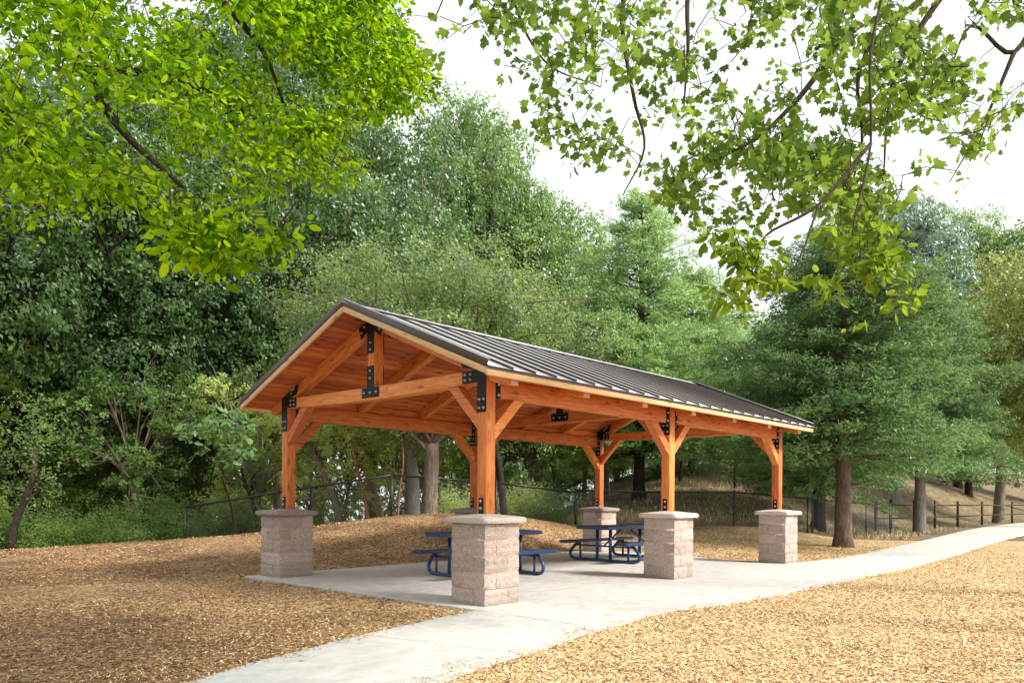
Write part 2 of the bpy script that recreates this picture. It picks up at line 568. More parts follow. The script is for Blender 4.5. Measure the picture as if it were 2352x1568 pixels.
_n = len(ctrl)
_xy = ctrl[:, :2] / 20.0
_r2 = ((_xy[:, None] - _xy[None]) ** 2).sum(-1)
_A = np.zeros((_n + 3, _n + 3))
_A[:_n, :_n] = _k(_r2) + np.eye(_n) * 2e-3
_A[:_n, _n:] = np.c_[np.ones(_n), _xy]
_A[_n:, :_n] = _A[:_n, _n:].T
_w = np.linalg.solve(_A, np.r_[ctrl[:, 2], 0, 0, 0])


def flat_dist(x, y):
    x = np.asarray(x, float); y = np.asarray(y, float)
    d1 = np.maximum(ny(x) - y, y - fy(x))            # signed distance outside the concrete, roughly
    # pad side
    dl = np.hypot(np.maximum(-.25 - x, 0), np.maximum(y - 5.5, 0))
    dl = np.where((x < -.25) & (y > -.1) & (y < 5.5), -.25 - x, dl)
    dr = np.where((x > PAD_X1) & (y > -.1), np.hypot(np.maximum(x - PAD_X1, 0), np.maximum(y - 5.5, 0)), 1e9)
    out = np.where((x < -.25) & (y > -.1), np.minimum(np.maximum(d1, 0), dl), d1)
    out = np.where((x > PAD_X1) & (y > -.1), np.minimum(np.maximum(d1, 0), dr), out)
    return out


def height(x, y):
    x = np.asarray(x, float); y = np.asarray(y, float)
    sh = x.shape
    P = np.c_[x.ravel(), y.ravel()] / 20.0
    out = np.zeros(len(P))
    for i in range(0, len(P), 20000):
        q = P[i:i + 20000]
        r2 = ((q[:, None] - _xy[None]) ** 2).sum(-1)
        out[i:i + 20000] = _k(r2) @ _w[:_n] + _w[_n] + q @ _w[_n + 1:]
    out = out.reshape(sh)
    fd = flat_dist(x, y)
    wd = np.where(x > 11, 2.2 + np.clip((x - 11) / 3, 0, 5), 2.2)
    t = np.clip((fd - .1 - .06 * np.clip(x - 11, 0, 12)) / wd, 0, 1); t = t * t * (3 - 2 * t)
    # in front of the path the ground stays flat
    front = np.clip((y - ny(x)) / 1.0, 0, 1)
    near = np.clip((-.3 - x) / .5, 0, 1)
    t = t * np.where(y < ny(x), 0.0, 1.0)
    t = np.where((fd <= 0), 0, t)
    z = out * t
    return np.clip(z, -30, 12) - .028 + .018 * ((y < ny(x)) & (fd > -.12)) - .05 * (fd < -.12)


def build_ground():
    # polar-ish grid round the camera: fine near, coarse far, reaching the horizon
    rr = np.concatenate([np.linspace(.0, 30, 171), np.linspace(30.4, 70, 90), np.geomspace(71, 420, 40)])
    th = np.concatenate([np.linspace(-1.05, 1.05, 241), np.linspace(1.05, 2 * math.pi - 1.05, 82)[1:-1]]) + YAW
    RR, TH = np.meshgrid(rr[1:], th, indexing='ij')
    X = CAM[0] + RR * np.cos(TH); Y = CAM[1] + RR * np.sin(TH)
    Z = height(np.clip(X, -80, 110), np.clip(Y, -80, 110))
    far = np.clip((RR - 90) / 60, 0, 1)
    Z = Z * (1 - far) + far * np.where(Z < 0, np.maximum(Z, -14), np.minimum(Z, 7))
    Z = Z + .03 * np.sin(X * 1.3 + np.sin(Y)) * np.clip((flat_dist(X, Y) - .5) / 2, 0, 1) * np.clip(RR / 10, 0, 1) * (Y > 4)
    nr, nth = RR.shape
    V = np.c_[X.ravel(), Y.ravel(), Z.ravel()]
    V = np.vstack([V, [[CAM[0], CAM[1], -.028]]])
    idx = np.arange(nr * nth).reshape(nr, nth)
    a = idx[:-1]; b = idx[1:]
    Q = np.stack([a, b, np.roll(b, -1, 1), np.roll(a, -1, 1)], -1).reshape(-1, 4)
    T = np.stack([np.full(nth, nr * nth), idx[0], np.roll(idx[0], -1)], -1)
    me = mesh_np('ground', V, Q, None, T, True)
    # what lies on the ground: pale chips / brown chips with tree shade in the colour / bare hillside
    zz = zone_of(V[:, 0], V[:, 1])
    a_ = me.attributes.new('zone', 'FLOAT', 'POINT'); a_.data.foreach_set('value', zz.astype(np.float32))
    o = link('ground', me, None, M_GROUND)
    tag(o, kind='structure')
    return o


def zone_of(x, y):
    d = (x - CAM[0]) * F[0] + (y - CAM[1]) * F[1]
    l = (x - CAM[0]) * R[0] + (y - CAM[1]) * R[1]
    px = CX + l / np.maximum(d, 1) * FPX
    z = np.zeros_like(x)
    left = np.clip((-.3 - x) / 3, 0, 1) * (y > ny(x))  # brown mulch on the left, tree shade included in its tone
    z = np.maximum(z, left * .80)
    back = np.clip((y - 5) / 1.5, 0, 1)
    z = np.maximum(z, back * .85)
    lim = np.where(px < 1322, 22.5, 26.0)
    z = np.where(d > lim, np.maximum(z, np.clip(1 + (d - lim) * 1.5, 1, 2.2)), z)
    rf = np.clip((x - 30) / 8, 0, 1) * (y > ny(x))
    z = np.maximum(z, rf * 1.3)
    return z


ground = build_ground()

# ------------------------------------------------------------------ concrete path and pad
path = tag(empty('concrete_path'), kind='structure')


def slab_poly(pts, z1=0.0, z0=-.11):
    bm = bmesh.new()
    a = [bm.verts.new((p[0], p[1], z1)) for p in pts]
    b = [bm.verts.new((p[0], p[1], z0)) for p in pts]
    f = bm.faces.new(a)
    n = len(a)
    for i in range(n): bm.faces.new((a[i], b[i], b[(i + 1) % n], a[(i + 1) % n]))
    bmesh.ops.recalc_face_normals(bm, faces=bm.faces)
    bmesh.ops.bevel(bm, geom=[e for e in bm.edges if e.calc_face_angle(0) > .7 and max(v.co.z for v in e.verts) > z1 - 1e-4 and min(v.co.z for v in e.verts) > z1 - 1e-4],
                    offset=.006, segments=1, affect='EDGES')
    bmesh.ops.triangulate(bm, faces=[f_ for f_ in bm.faces if len(f_.verts) > 4])
    me = bpy.data.meshes.new('slab'); bm.to_mesh(me); bm.free()
    return link('slab', me, path, M_CONC)


rj = random.Random(3)


def edge_pts(fn, x0, x1, wob=0.0):
    n = max(2, int(abs(x1 - x0) / .25) + 1)
    xs = np.linspace(x0, x1, n)
    return [(float(x), float(fn(x)) + (rj.uniform(-wob, wob) if 0 < i < n - 1 else 0)) for i, x in enumerate(xs)]


def fy_a(x): return np.interp(x, [p[0] for p in far_edge], [p[1] for p in far_edge])


def fy_b(x): return np.interp(x, [p[0] for p in far_edge2], [p[1] for p in far_edge2])


# approach path, joints square to its run (near x, far x)
js = [(-7.6, -9.0), (-6.2, -7.4), (-4.75, -5.9), (-3.3, -4.55), (-1.75, -2.1), (-.25, -.25)]
js = [(-8.9, -9.4)] + js[1:]
g_ = .010
for (n0, f0), (n1, f1) in zip(js[:-1], js[1:]):
    slab_poly(edge_pts(ny, n0 + g_, n1 - g_, .02) + edge_pts(fy_a, f1 - g_, f0 + g_, .012))
# pad: three bays long, two deep
xs = [-.25, 2.85, 5.95, 8.5]
for x0, x1 in zip(xs[:-1], xs[1:]):
    slab_poly(edge_pts(ny, x0 + g_, x1 - g_, .02) + [(x1 - g_, 2.55), (x0 + g_, 2.55)])
    slab_poly([(x0 + g_, 2.558), (x1 - g_, 2.558)] + [(float(x), 5.5 + .0) for x in np.linspace(x1 - g_, x0 + g_, 8)])
slab_poly([(8.508, float(ny(8.508))), (9.3, float(ny(9.3))), (9.3, -.03), (8.9, .25), (8.52, .75), (8.70, 1.4), (8.95, 2.0), (9.12, 2.55), (8.508, 2.55)])
slab_poly([(8.508, 2.558), (9.12, 2.558), (9.1, 3.6), (9.2, 5.5), (8.508, 5.5)])
xq = [9.308, 10.9, 12.5, 14.1, 15.7, 17.3, 18.9, 20.5, 22.1, 23.7, 25.3, 27, 28.7, 30.4, 32.2, 34, 36, 38, 40, 43, 46, 50, 55, 60, 67, 75]
for x0, x1 in zip(xq[:-1], xq[1:]):
    slab_poly(edge_pts(ny, x0 + g_, x1 - g_, .02) + edge_pts(fy_b, x1 - g_, x0 + g_, .015))

# ------------------------------------------------------------------ wood chips lying loose
def chips(name, n, rmin, rmax, mat, keep, sz=(.028, .009)):
    rng = np.random.default_rng(5 + n)
    r = rmin * (rmax / rmin) ** rng.random(n)
    th = YAW + rng.uniform(-.85, .80, n)
    x = CAM[0] + r * np.cos(th); y = CAM[1] + r * np.sin(th)
    fd = flat_dist(x, y)
    edge = rng.random(n)
    ok = (fd > -.005) | ((fd > -.35) & (edge < np.exp(fd / (.05 + .08 * (np.sin(x * 2.3) * np.sin(x * 5.1 + 1) > .2)))) & (y < 0))
    ok &= keep(x, y, fd, r, rng.random(n))
    x, y, fd, r = x[ok], y[ok], fd[ok], r[ok]
    m = len(x)
    z = height(x, y)
    on = fd < 0
    z = np.where(on, .003, z + rng.random(m) * .018)
    k = 1 + np.clip((r - 5) / 14, 0, 1.6)
    L = sz[0] * rng.uniform(.5, 1.6, m) * k; w = sz[1] * rng.uniform(.5, 1.7, m) * k
    a = rng.uniform(0, 2 * math.pi, m); tl = rng.normal(0, .30, m) * ~on; tw = rng.normal(0, .4, m) * ~on
    ux = np.c_[np.cos(a) * np.cos(tl), np.sin(a) * np.cos(tl), np.sin(tl)]
    uy = np.c_[-np.sin(a) * np.cos(tw), np.cos(a) * np.cos(tw), np.sin(tw)]
    c = np.c_[x, y, z + np.abs(np.sin(tl)) * L * .4 + .003]
    V = np.stack([c - ux * L[:, None] / 2 - uy * w[:, None] / 2, c + ux * L[:, None] / 2 - uy * w[:, None] * .3,
                  c + ux * L[:, None] * .55 + uy * w[:, None] / 2, c - ux * L[:, None] * .4 + uy * w[:, None] / 2], 1).reshape(-1, 3)
    Q = np.arange(m * 4).reshape(-1, 4)
    tint = np.clip(rng.normal(.58, .24, m), 0, 1)
    o = link(name, mesh_np(name, V, Q, tint), None, mat)
    return tag(o, kind='stuff')


pale = chips('wood_chips', 350000, 1.8, 20, M_CHIP,
             lambda x, y, fd, r, u: (y < ny(x) + .4) | ((x > 9.2) & (y > -.3) & (u < .8)) | ((x < .2) & (y < 5) & (u < np.where(y < ny(x) + 3.2, .26, .06))), (.019, .0062))
tag(pale, 'pale tan wood chips strewn over the ground beside the path', 'wood chips')
brown_chips = chips('brown_shaded_chips', 300000, 2.0, 24, M_CHIPD,
            lambda x, y, fd, r, u: ((y > ny(x) + .1) & ((x < .2) | (y > 5.4) | (x > 9.2)) & (u < .85)) | ((y < ny(x)) & (u < .12)), (.022, .007))
tag(brown_chips, 'brown wood chips with tree shade in their colour, covering the ground around the pavilion', 'wood chips')

# ------------------------------------------------------------------ pavilion
pav = empty('picnic_pavilion', (4.6, 2.78, 0), 0,
            'open gabled pavilion of orange stained timber with brown ribbed metal roof on six block pillars', 'pavilion')
PO = Vector((4.6, 2.78, 0))
L1, LT = 4.337, 8.676
WY = 4.832
PC = .364          # post centre inside its pillar
HALF = .083
YM = 2.76
PS = .607
XS = [0, L1, LT]
YS = [0, WY]
HC = 1.016


def placed(name, me, mat, M, parent=None, objmat=None):
    """M is the world matrix of the piece"""
    o = link(name, me, parent or pav, mat, objmat)
    pm = Matrix.Translation(PO) if (parent or pav) is pav else parent_world[parent.name]
    o.matrix_local = pm.inverted() @ M
    parent_world[o.name] = M.copy()
    return o


parent_world = {}


def block_variant(seed, sx, sy, sz):
    """one split-face block, centred, rough on its -y face and lightly on its ends"""
    rng = np.random.default_rng(seed)
    bm = bmesh.new()
    bmesh.ops.create_cube(bm, size=1)
    bmesh.ops.scale(bm, vec=(sx, sy, sz), verts=bm.verts)
    bmesh.ops.subdivide_edges(bm, edges=[e for e in bm.edges if abs((e.verts[0].co - e.verts[1].co).x) > .1], cuts=7, use_grid_fill=True)
    bmesh.ops.subdivide_edges(bm, edges=[e for e in bm.edges if abs((e.verts[0].co - e.verts[1].co).z) > .1], cuts=3, use_grid_fill=True)
    bmesh.ops.subdivide_edges(bm, edges=[e for e in bm.edges if abs((e.verts[0].co - e.verts[1].co).y) > .1], cuts=3, use_grid_fill=True)
    ph = rng.uniform(0, 6, 4)
    for v in bm.verts:
        c = v.co.copy()
        ex = abs(abs(c.x) - sx / 2) < 1e-4
        ez = abs(abs(c.z) - sz / 2) < 1e-4
        if abs(c.y + sy / 2) < 1e-4:
            k = .25 if (ez or ex) else 1.0
            v.co.y += (-.011 * k + rng.normal(0, .0035) * k + .003 * math.sin(c.x * 23 + ph[0]) * k + .003 * math.sin(c.z * 40 + ph[1]) * k)
            if ez: v.co.z -= math.copysign(abs(rng.normal(0, .0012)), c.z)
            if ez: v.co.y += .002
        if ex:
            v.co.x += math.copysign(1, c.x) * ((-.003 if ez else .004) + rng.normal(0, .003))
    me = bpy.data.meshes.new('block'); bm.to_mesh(me); bm.free()
    return me


BL = PS * 2 / 3; BW = PS / 3; BH = HC / 5
GAP = .010
blockv = [block_variant(i, BL - GAP, BW - GAP * .2, BH - GAP) for i in range(6)]


def cap_mesh(seed):
    rng = np.random.default_rng(seed)
    n = 11
    e = .378
    rows = [(e - .006, .0), (e, .008), (e + .004, .036), (e - .001, .066), (e - .012, .074), (.10, .110)]
    V = []; Q = []
    for ri, (rad, z) in enumerate(rows):
        for s in range(4):
            for k in range(n):
                t = -1 + 2 * k / n
                p = {0: (t, -1), 1: (1, t), 2: (-t, 1), 3: (-1, -t)}[s]
                j = 0 if ri in (0, 5) else rng.normal(0, .0045)
                corner = .012 if k == 0 else 0
                rr = rad + j - corner
                V.append((p[0] * rr, p[1] * rr, z + (0 if ri in (0, 5) else rng.normal(0, .002))))
    m = 4 * n
    for ri in range(len(rows) - 1):
        for k in range(m):
            Q.append((ri * m + k, ri * m + (k + 1) % m, (ri + 1) * m + (k + 1) % m, (ri + 1) * m + k))
    b = len(V)
    V.append((0, 0, .112)); V.append((0, 0, 0))
    T = [(5 * m + k, 5 * m + (k + 1) % m, b) for k in range(m)] + [((k + 1) % m, k, b + 1) for k in range(m)]
    return mesh_np('cap', np.array(V), np.array(Q), None, np.array(T))


caps = [cap_mesh(20 + i) for i in range(3)]
core_me = Geo(); core_me.box((0, 0, HC / 2), (PS - .014, PS - .014, HC - .002)); core_me = core_me.mesh('pillar')
names = {(0, 0): 'nearest pillar, at the front corner of the pavilion', (1, 0): 'middle pillar of the front row', (2, 0): 'far pillar of the front row beside the path',
         (0, 1): 'rear corner pillar with darker cap', (1, 1): 'rear middle pillar hidden behind the front corner', (2, 1): 'rear far pillar behind the second table'}
ci = 0
for (i, j), lb in names.items():
    cx_, cy_ = XS[i] + PS / 2, YS[j] + PS / 2
    pil = placed('pillar', core_me, M_MORTAR, Matrix.Translation((cx_, cy_, 0)))
    pil['label'] = lb
    for c in range(5):
        for s in range(4):
            # pinwheel: a long face and a short end show on each side, flipped every course
            flip = 1 if (c + 0) % 2 == 0 else -1
            x = flip * (-(PS - BL) / 2)
            y = -(PS - BW) / 2
            M = Matrix.Translation((cx_, cy_, BH * (c + .5))) @ Matrix.Rotation(s * math.pi / 2, 4, 'Z') @ Matrix.Translation((x, y, 0))
            placed('block', blockv[(ci * 5 + s * 2 + c) % 6], M_BLOCK, M, pil)
            ci += 1
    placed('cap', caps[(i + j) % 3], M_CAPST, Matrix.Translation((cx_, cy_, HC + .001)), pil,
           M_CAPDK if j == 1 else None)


def orient(p0, p1, roll_up=(0, 0, 1)):
    """matrix with local x from p0 to p1, local z near roll_up, origin in the middle"""
    p0 = Vector(p0); p1 = Vector(p1)
    x = (p1 - p0).normalized()
    up = Vector(roll_up)
    y = up.cross(x).normalized()
    z = x.cross(y)
    M = Matrix((x, y, z)).transposed().to_4x4()
    M.translation = (p0 + p1) / 2
    return M, (p1 - p0).length


def timber(name, p0, p1, w, h, mat=M_WOOD, up=(0, 0, 1), parent=None, bev=.005, cache={}):
    M, L = orient(p0, p1, up)
    key = (round(L, 3), round(w, 3), round(h, 3), bev)
    if key not in cache:
        g = Geo(); g.box((0, 0, 0), (L, w, h)); me = g.mesh(name)
        cache[key] = bevel_mesh(me, bev) if bev else me
    me = cache[key]
    if me.materials and me.materials[0] is not mat:
        return placed(name, me, None, M, parent, mat)
    return placed(name, me, mat, M, parent)


SL = .402
EY0, EY1 = -.24, 2 * YM + .24           # eave lines
X0R, X1R = -.212, 9.51                   # gable ends


def zb(y):      # underside of fascia / rake board
    yy = np.minimum(y, 2 * YM - y)
    return 2.795 + SL * (yy - EY0)


def zdeck(y): return zb(y) + .035


def zraf(y): return zb(y) - .150


bolt_g = Geo(); bolt_g.tube([(0, 0, 0), (0, 0, .006)], .021, 10); bolt_g.tube([(0, 0, .006), (0, 0, .020)], .0125, 6)
bolt_me = bolt_g.mesh('bolt')


def bolt(parent, p, nrm):
    q = Vector(nrm).to_track_quat('Z', 'Y').to_matrix().to_4x4()
    q.translation = p
    placed('bolt', bolt_me, M_BOLT, q, parent)


def plate(poly_yz, x, thick=.008, bolts=()):
    """steel plate in the y,z plane; local x -> world y"""
    c = Vector((x, sum(p[0] for p in poly_yz) / len(poly_yz), sum(p[1] for p in poly_yz) / len(poly_yz)))
    me = prism('steel_plate', [(p[0] - c.y, p[1] - c.z) for p in poly_yz], thick, .0015)
    M = Matrix(((0, 1, 0), (1, 0, 0), (0, 0, 1))).to_4x4()     # local x->world y, local y->world x
    M.translation = c
    o = placed('steel_plate', me, M_STEEL, M)
    for b in bolts: bolt(o, (x - thick / 2 - .0005 if b[2] < 0 else x + thick / 2 + .0005, b[0], b[1]), (b[2], 0, 0))
    return o


TOPZ = 1.145
for i, X in enumerate(XS):
    xc = X + PC
    xf = xc - HALF                                  # face toward -x
    for j, Y in enumerate(YS):
        yc = Y + PC
        inner = 1 if j == 0 else -1
        timber('post', (xc, yc, TOPZ - .03), (xc, yc, zdeck(yc) - .012), 2 * HALF, 2 * HALF, up=(0, 1, 0), bev=.006)
        # base plate
        for sx in (-1, 1):
            x = xc + sx * (HALF + .005)
            plate([(yc - .042, TOPZ - .02), (yc + .042, TOPZ - .02), (yc + .042, TOPZ + .19), (yc - .042, TOPZ + .19)], x, .010,
                  [(yc, TOPZ + .055, sx), (yc, TOPZ + .145, sx)])
        # big corner plate joining post, chord and rafter
        a, b_ = yc - inner * HALF, yc + inner * HALF
        sgn = inner
        for sx in (-1, 1):
            x = xc + sx * (HALF + .005)
            zt = lambda y: float(zdeck(y)) - .03
            y2 = yc + sgn * .36
            poly = [(a, 2.435), (b_, 2.435), (b_, 2.825), (yc + sgn * .37, 2.825), (yc + sgn * .37, 2.985), (b_ + sgn * .05, 2.990),
                    (b_ + sgn * .27, 3.035), (b_ + sgn * .30, 3.06), (b_ + sgn * .34, zt(b_ + sgn * .34)), (a, zt(a))]
            bl = [(yc - .04, 2.49, sx), (yc + .04, 2.49, sx), (yc - .04, 2.60, sx), (yc + .04, 2.60, sx)]
            bl += [(yc + sgn * u, z, sx) for u in (.21, .31) for z in (2.87, 2.94)]
            bl += [(yc + sgn * u, 3.045 + SL * (u - .18) + k, sx) for u, k in ((.22, .0), (.30, .03), (.24, .045), (.32, .075))]
            plate(poly, x, .010, bl)
    # bottom chord with a slightly bellied underside
    ya, yb = YS[0] + PC + HALF - .01, YS[1] + PC - HALF + .01
    ln = yb - ya
    t = [k / 10 for k in range(11)]
    pts = [(-ln / 2 + ln * u, -.083 - .040 * math.sin(math.pi * u)) for u in t] + [(ln / 2 - ln * u, .083 - .012 * math.sin(math.pi * u)) for u in t]
    me = prism('bottom_chord', pts, 2 * HALF, .005)
    M = Matrix(((0, -1, 0), (1, 0, 0), (0, 0, 1))).to_4x4(); M.translation = (xc, (ya + yb) / 2, 2.903)
    placed('bottom_chord', me, M_WOOD, M)
    timber('king_post', (xc, YM, 2.972), (xc, YM, float(zdeck(YM)) - .03), 2 * HALF, 2 * HALF, up=(0, 1, 0))
    for sx in (-1, 1):
        x = xc + sx * (HALF + .005)
        h = .085
        plate([(YM - .21, 2.815), (YM + .21, 2.815), (YM + .21, 2.965), (YM + h, 2.965), (YM + h, 3.285), (YM - h, 3.285), (YM - h, 2.965), (YM - .21, 2.965)], x, .010,
              [(YM - .15, 2.89, sx), (YM, 2.885, sx), (YM + .15, 2.89, sx), (YM, 3.10, sx), (YM, 3.21, sx)])
        zt = float(zdeck(YM)) - .035
        wy = .30
        plate([(YM - h, 3.475), (YM + h, 3.475), (YM + h, zt - .20), (YM + wy - .06, zt - .30), (YM + wy, zt - SL * wy), (YM, zt), (YM - wy, zt - SL * wy), (YM - wy + .06, zt - .30), (YM - h, zt - .20)], x, .010,
              [(YM, 3.53, sx), (YM, 3.63, sx), (YM - .15, zt - .12, sx), (YM + .15, zt - .12, sx), (YM - .22, zt - .20, sx), (YM + .22, zt - .20, sx)])
    # knee braces of the truss
    for j, Y in enumerate(YS):
        yc = Y + PC; sgn = 1 if j == 0 else -1
        f0 = yc + sgn * HALF
        pts = [(0, 0), (.60, .60), (.40, .60), (0, .20)]
        me = prism('knee_brace', [(p[0], p[1]) for p in pts], .14, .005)
        M = Matrix(((0, -1, 0), (sgn, 0, 0), (0, 0, 1))).to_4x4(); M.translation = (xc, f0, 2.205)
        placed('knee_brace', me, M_WOOD, M)

# rafters: seven frames, both slopes, rounded tails
TAIL = .30
ra_x = [PC + k * LT / 6 for k in range(7)]
n_ = []
yt = -.135


def rafter_profile():
    z0 = lambda y: zraf(y)
    zt = lambda y: zdeck(y) - .002
    p = [(yt, float(zt(yt)))]
    # plumb-cut tail, eased underneath
    p.append((yt, float(zb(yt)) - .095))
    p.append((yt + .10, float(zb(yt)) - .088))
    p.append((yt + .26, float(z0(yt + .26))))
    p.append((YM, float(z0(YM))))
    p.append((YM, float(zt(YM))))
    return p


rp = rafter_profile()
rcy = sum(p[0] for p in rp) / len(rp); rcz = sum(p[1] for p in rp) / len(rp)
# local x along the slope so the grain follows the timber
ang = math.atan(SL)
ca, sa = math.cos(ang), math.sin(ang)
loc = [((p[0] - rcy) * ca + (p[1] - rcz) * sa, -(p[0] - rcy) * sa + (p[1] - rcz) * ca) for p in rp]
raf_me = prism('rafter', loc, .135, .005)
for k, x in enumerate(ra_x):
    for sgn in (1, -1):
        X = Vector((0, sgn * ca, sa)); Z = Vector((0, -sgn * sa, ca)); Y = Z.cross(X)
        M = Matrix((X, Y, Z)).transposed().to_4x4()
        M.translation = (x, rcy if sgn == 1 else 2 * YM - rcy, rcz)
        placed('rafter', raf_me, M_WOOD, M)
        g = Geo(); g.box((0, 0, 0), (.004, .129, .122)); 
        ty = yt - .0022 if sgn == 1 else 2 * YM - yt + .0022
        placed('rafter_end', bevel_mesh(g.mesh('rafter_end'), .001), M_END,
               Matrix.Translation((x, ty, float(zdeck(yt)) - .066)) @ Matrix.Rotation(math.pi / 2, 4, 'Z'))

# long beams, blocking boards and longitudinal braces
BZ0, BZ1 = 2.637, 2.884
for j, Y in enumerate(YS):
    yc = Y + PC
    for i in range(2):
        xa = XS[i] + PC + HALF; xb = XS[i + 1] + PC - HALF
        timber('long_beam', (xa, yc, (BZ0 + BZ1) / 2), (xb, yc, (BZ0 + BZ1) / 2), .14, BZ1 - BZ0)
        for k in range(3):
            r0 = ra_x[i * 3 + k] + (HALF if k == 0 else .0675) + .003; r1 = ra_x[i * 3 + k + 1] - (HALF if k == 2 else .0675) - .003
            yo = yc - .035 if j == 0 else yc + .035
            timber('blocking_board', (r0, yo, (BZ1 + zdeck(yo) - .006) / 2), (r1, yo, (BZ1 + zdeck(yo) - .006) / 2), .04, float(zdeck(yo)) - .020 - BZ1)
        for e, xe, sg in ((0, xa, 1), (1, xb, -1)):
            pts = [(0, 0), (.56, .56), (.36, .56), (0, .20)]
            me = prism('knee_brace', pts, .14, .005)
            M = Matrix(((sg, 0, 0), (0, sg, 0), (0, 0, 1))).to_4x4(); M.translation = (xe, yc, 2.076)
            placed('knee_brace', me, M_WOOD, M)
            for sy in (-1, 1):
                g = Geo(); g.box((0, 0, 0), (.088, .008, .235))
                o = placed('beam_bracket', g.mesh('beam_bracket'), M_STEEL, Matrix.Translation((xe + sg * .047, yc + sy * .0745, 2.742)))
                for bz in (2.675, 2.81): bolt(o, (xe + sg * .055, yc + sy * .079, bz), (0, sy, 0))
            g = Geo(); g.box((0, 0, 0), (.088, .156, .008))
            placed('beam_bracket', g.mesh('beam_bracket'), M_STEEL, Matrix.Translation((xe + sg * .047, yc, 2.630)))

# ridge board
timber('ridge_board', (PC + .10, YM, float(zdeck(YM)) - .09), (LT + PC - .10, YM, float(zdeck(YM)) - .09), .045, .14)

# deck boards along the length, both slopes
nb = 21
slope_len = (YM - EY0 - .02) / ca
bwid = slope_len / nb
rdk = random.Random(5)
board_me = {}
for sgn in (1, -1):
    for k in range(nb):
        u = (k + .5) * bwid
        y = EY0 + .02 + u * ca
        z = 2.795 + SL * (y - EY0) + .035
        yy = y if sgn == 1 else 2 * YM - y
        off = rdk.uniform(-.0015, .0015)
        nrm = Vector((0, -sgn * sa, ca))
        M, L = orient((X0R + .03, yy, z), (X1R - .03, yy, z), nrm)
        M = Matrix.Translation(nrm * (.014 + off)) @ M
        if 'b' not in board_me:
            g = Geo(); g.box((0, 0, 0), (L, bwid - .007, .026)); board_me['b'] = bevel_mesh(g.mesh('deck_board'), .004)
        placed('deck_board', board_me['b'], M_DECK, M)

# fascia along eaves, rake boards along gables
FH = .095
for sgn in (1, -1):
    y = EY0 + .018 if sgn == 1 else 2 * YM - EY0 - .018
    for a, b in ((X0R, 4.6), (4.603, X1R)):
        timber('fascia_board', (a, y, 2.795 + FH / 2), (b, y, 2.795 + FH / 2), .036, FH, M_GOLD)
for xe in (X0R + .018, X1R - .018):
    for sgn in (1, -1):
        y0 = EY0 + .037; y1 = YM - .0015
        cz = .045
        p0 = Vector((xe, y0 if sgn == 1 else 2 * YM - y0, float(zb(y0)) + cz)); p1 = Vector((xe, y1 if sgn == 1 else 2 * YM - y1, float(zb(y1)) + cz))
        timber('rake_board', p0, p1, .036, .082, M_GOLD, up=(0, -sgn * sa, ca))
        q0 = p0 + Vector((0, -sgn * ca * .05, -sa * .05)) + Vector((0, 0, .094)); q1 = p1 + Vector((0, sgn * .0, 0)) + Vector((0, 0, .094))
        dx = -.022 if xe < 1 else .022
        timber('rake_trim', q0 + Vector((dx, 0, 0)), q1 + Vector((dx, 0, 0)), .006, .098, M_TRIM, up=(0, -sgn * sa, ca), bev=.001)
        # flange of the trim lying on the outermost pan
        fl = .045
        timber('rake_trim', q0 + Vector((dx + (fl / 2 + .004 if xe < 1 else -fl / 2 - .004), 0, .052)), q1 + Vector((dx + (fl / 2 + .004 if xe < 1 else -fl / 2 - .004), 0, .052)), fl, .004, M_ROOF, up=(0, -sgn * sa, ca), bev=0)

# roof panels: pan with an upstanding square rib on one edge
ZP = .118          # pan surface above zb, vertical
rib_h, rib_w = .025, .030
npan = 24
pw = (X1R - X0R) / npan
ptop = YM - .055
for sgn in (1, -1):
    for k in range(npan):
        x0 = X0R + k * pw
        p0y, p1y = EY0 - .035, ptop
        P0 = Vector((x0 + pw / 2, p0y if sgn == 1 else 2 * YM - p0y, 2.795 + SL * (p0y - EY0) + ZP))
        P1 = Vector((x0 + pw / 2, p1y if sgn == 1 else 2 * YM - p1y, 2.795 + SL * (p1y - EY0) + ZP))
        nrm = (0, -sgn * sa, ca)
        M, L = orient(P0, P1, nrm)
        if 'p' not in board_me:
            g = Geo(); g.box((0, 0, 0), (L, pw - .0015, .004)); board_me['p'] = g.mesh('roof_panel')
            g = Geo(); g.box((0, 0, 0), (L - .01, rib_w, rib_h)); board_me['r'] = bevel_mesh(g.mesh('rib'), .003)
            board_me['L'] = L
        o = placed('roof_panel', board_me['p'], M_ROOF, M)
        if k < npan - 1:
            xo = x0 + pw
            Mr = M.copy(); Mr.translation = M.translation + Vector((xo - (x0 + pw / 2), 0, 0)) + Vector(nrm) * (rib_h / 2 + .003)
            placed('rib', board_me['r'], M_SEAM, Mr, o)
# drip edge under the pans and a dark closure strip
for sgn in (1, -1):
    y = EY0 - .006 if sgn == 1 else 2 * YM - EY0 + .006
    timber('drip_edge', (X0R, y, 2.795 + FH - .006), (X1R, y, 2.795 + FH - .006), .006, .034, M_DRIP, bev=0)
    timber('eave_closure', (X0R, y + sgn * .016, 2.795 + FH + .012), (X1R, y + sgn * .016, 2.795 + FH + .012), .02, .02, M_TRIM, bev=0)
# ridge cap
zr = float(zb(YM)) + ZP + rib_h + .006
for sgn in (1, -1):
    p = Vector(((X0R + X1R) / 2, YM - sgn * .080, zr - SL * .080))
    M, L = orient((X0R - .02, p.y, p.z), (X1R + .02, p.y, p.z), (0, -sgn * sa, ca))
    g = Geo(); g.box((0, 0, 0), (L, .172, .004)); placed('ridge_cap', g.mesh('ridge_cap'), M_ROOF, M)
    timber('ridge_closure', (X0R + .02, YM - sgn * .125, zr - SL * .125 - .025), (X1R - .02, YM - sgn * .125, zr - SL * .125 - .025), .012, .030, M_TRIM, bev=0)

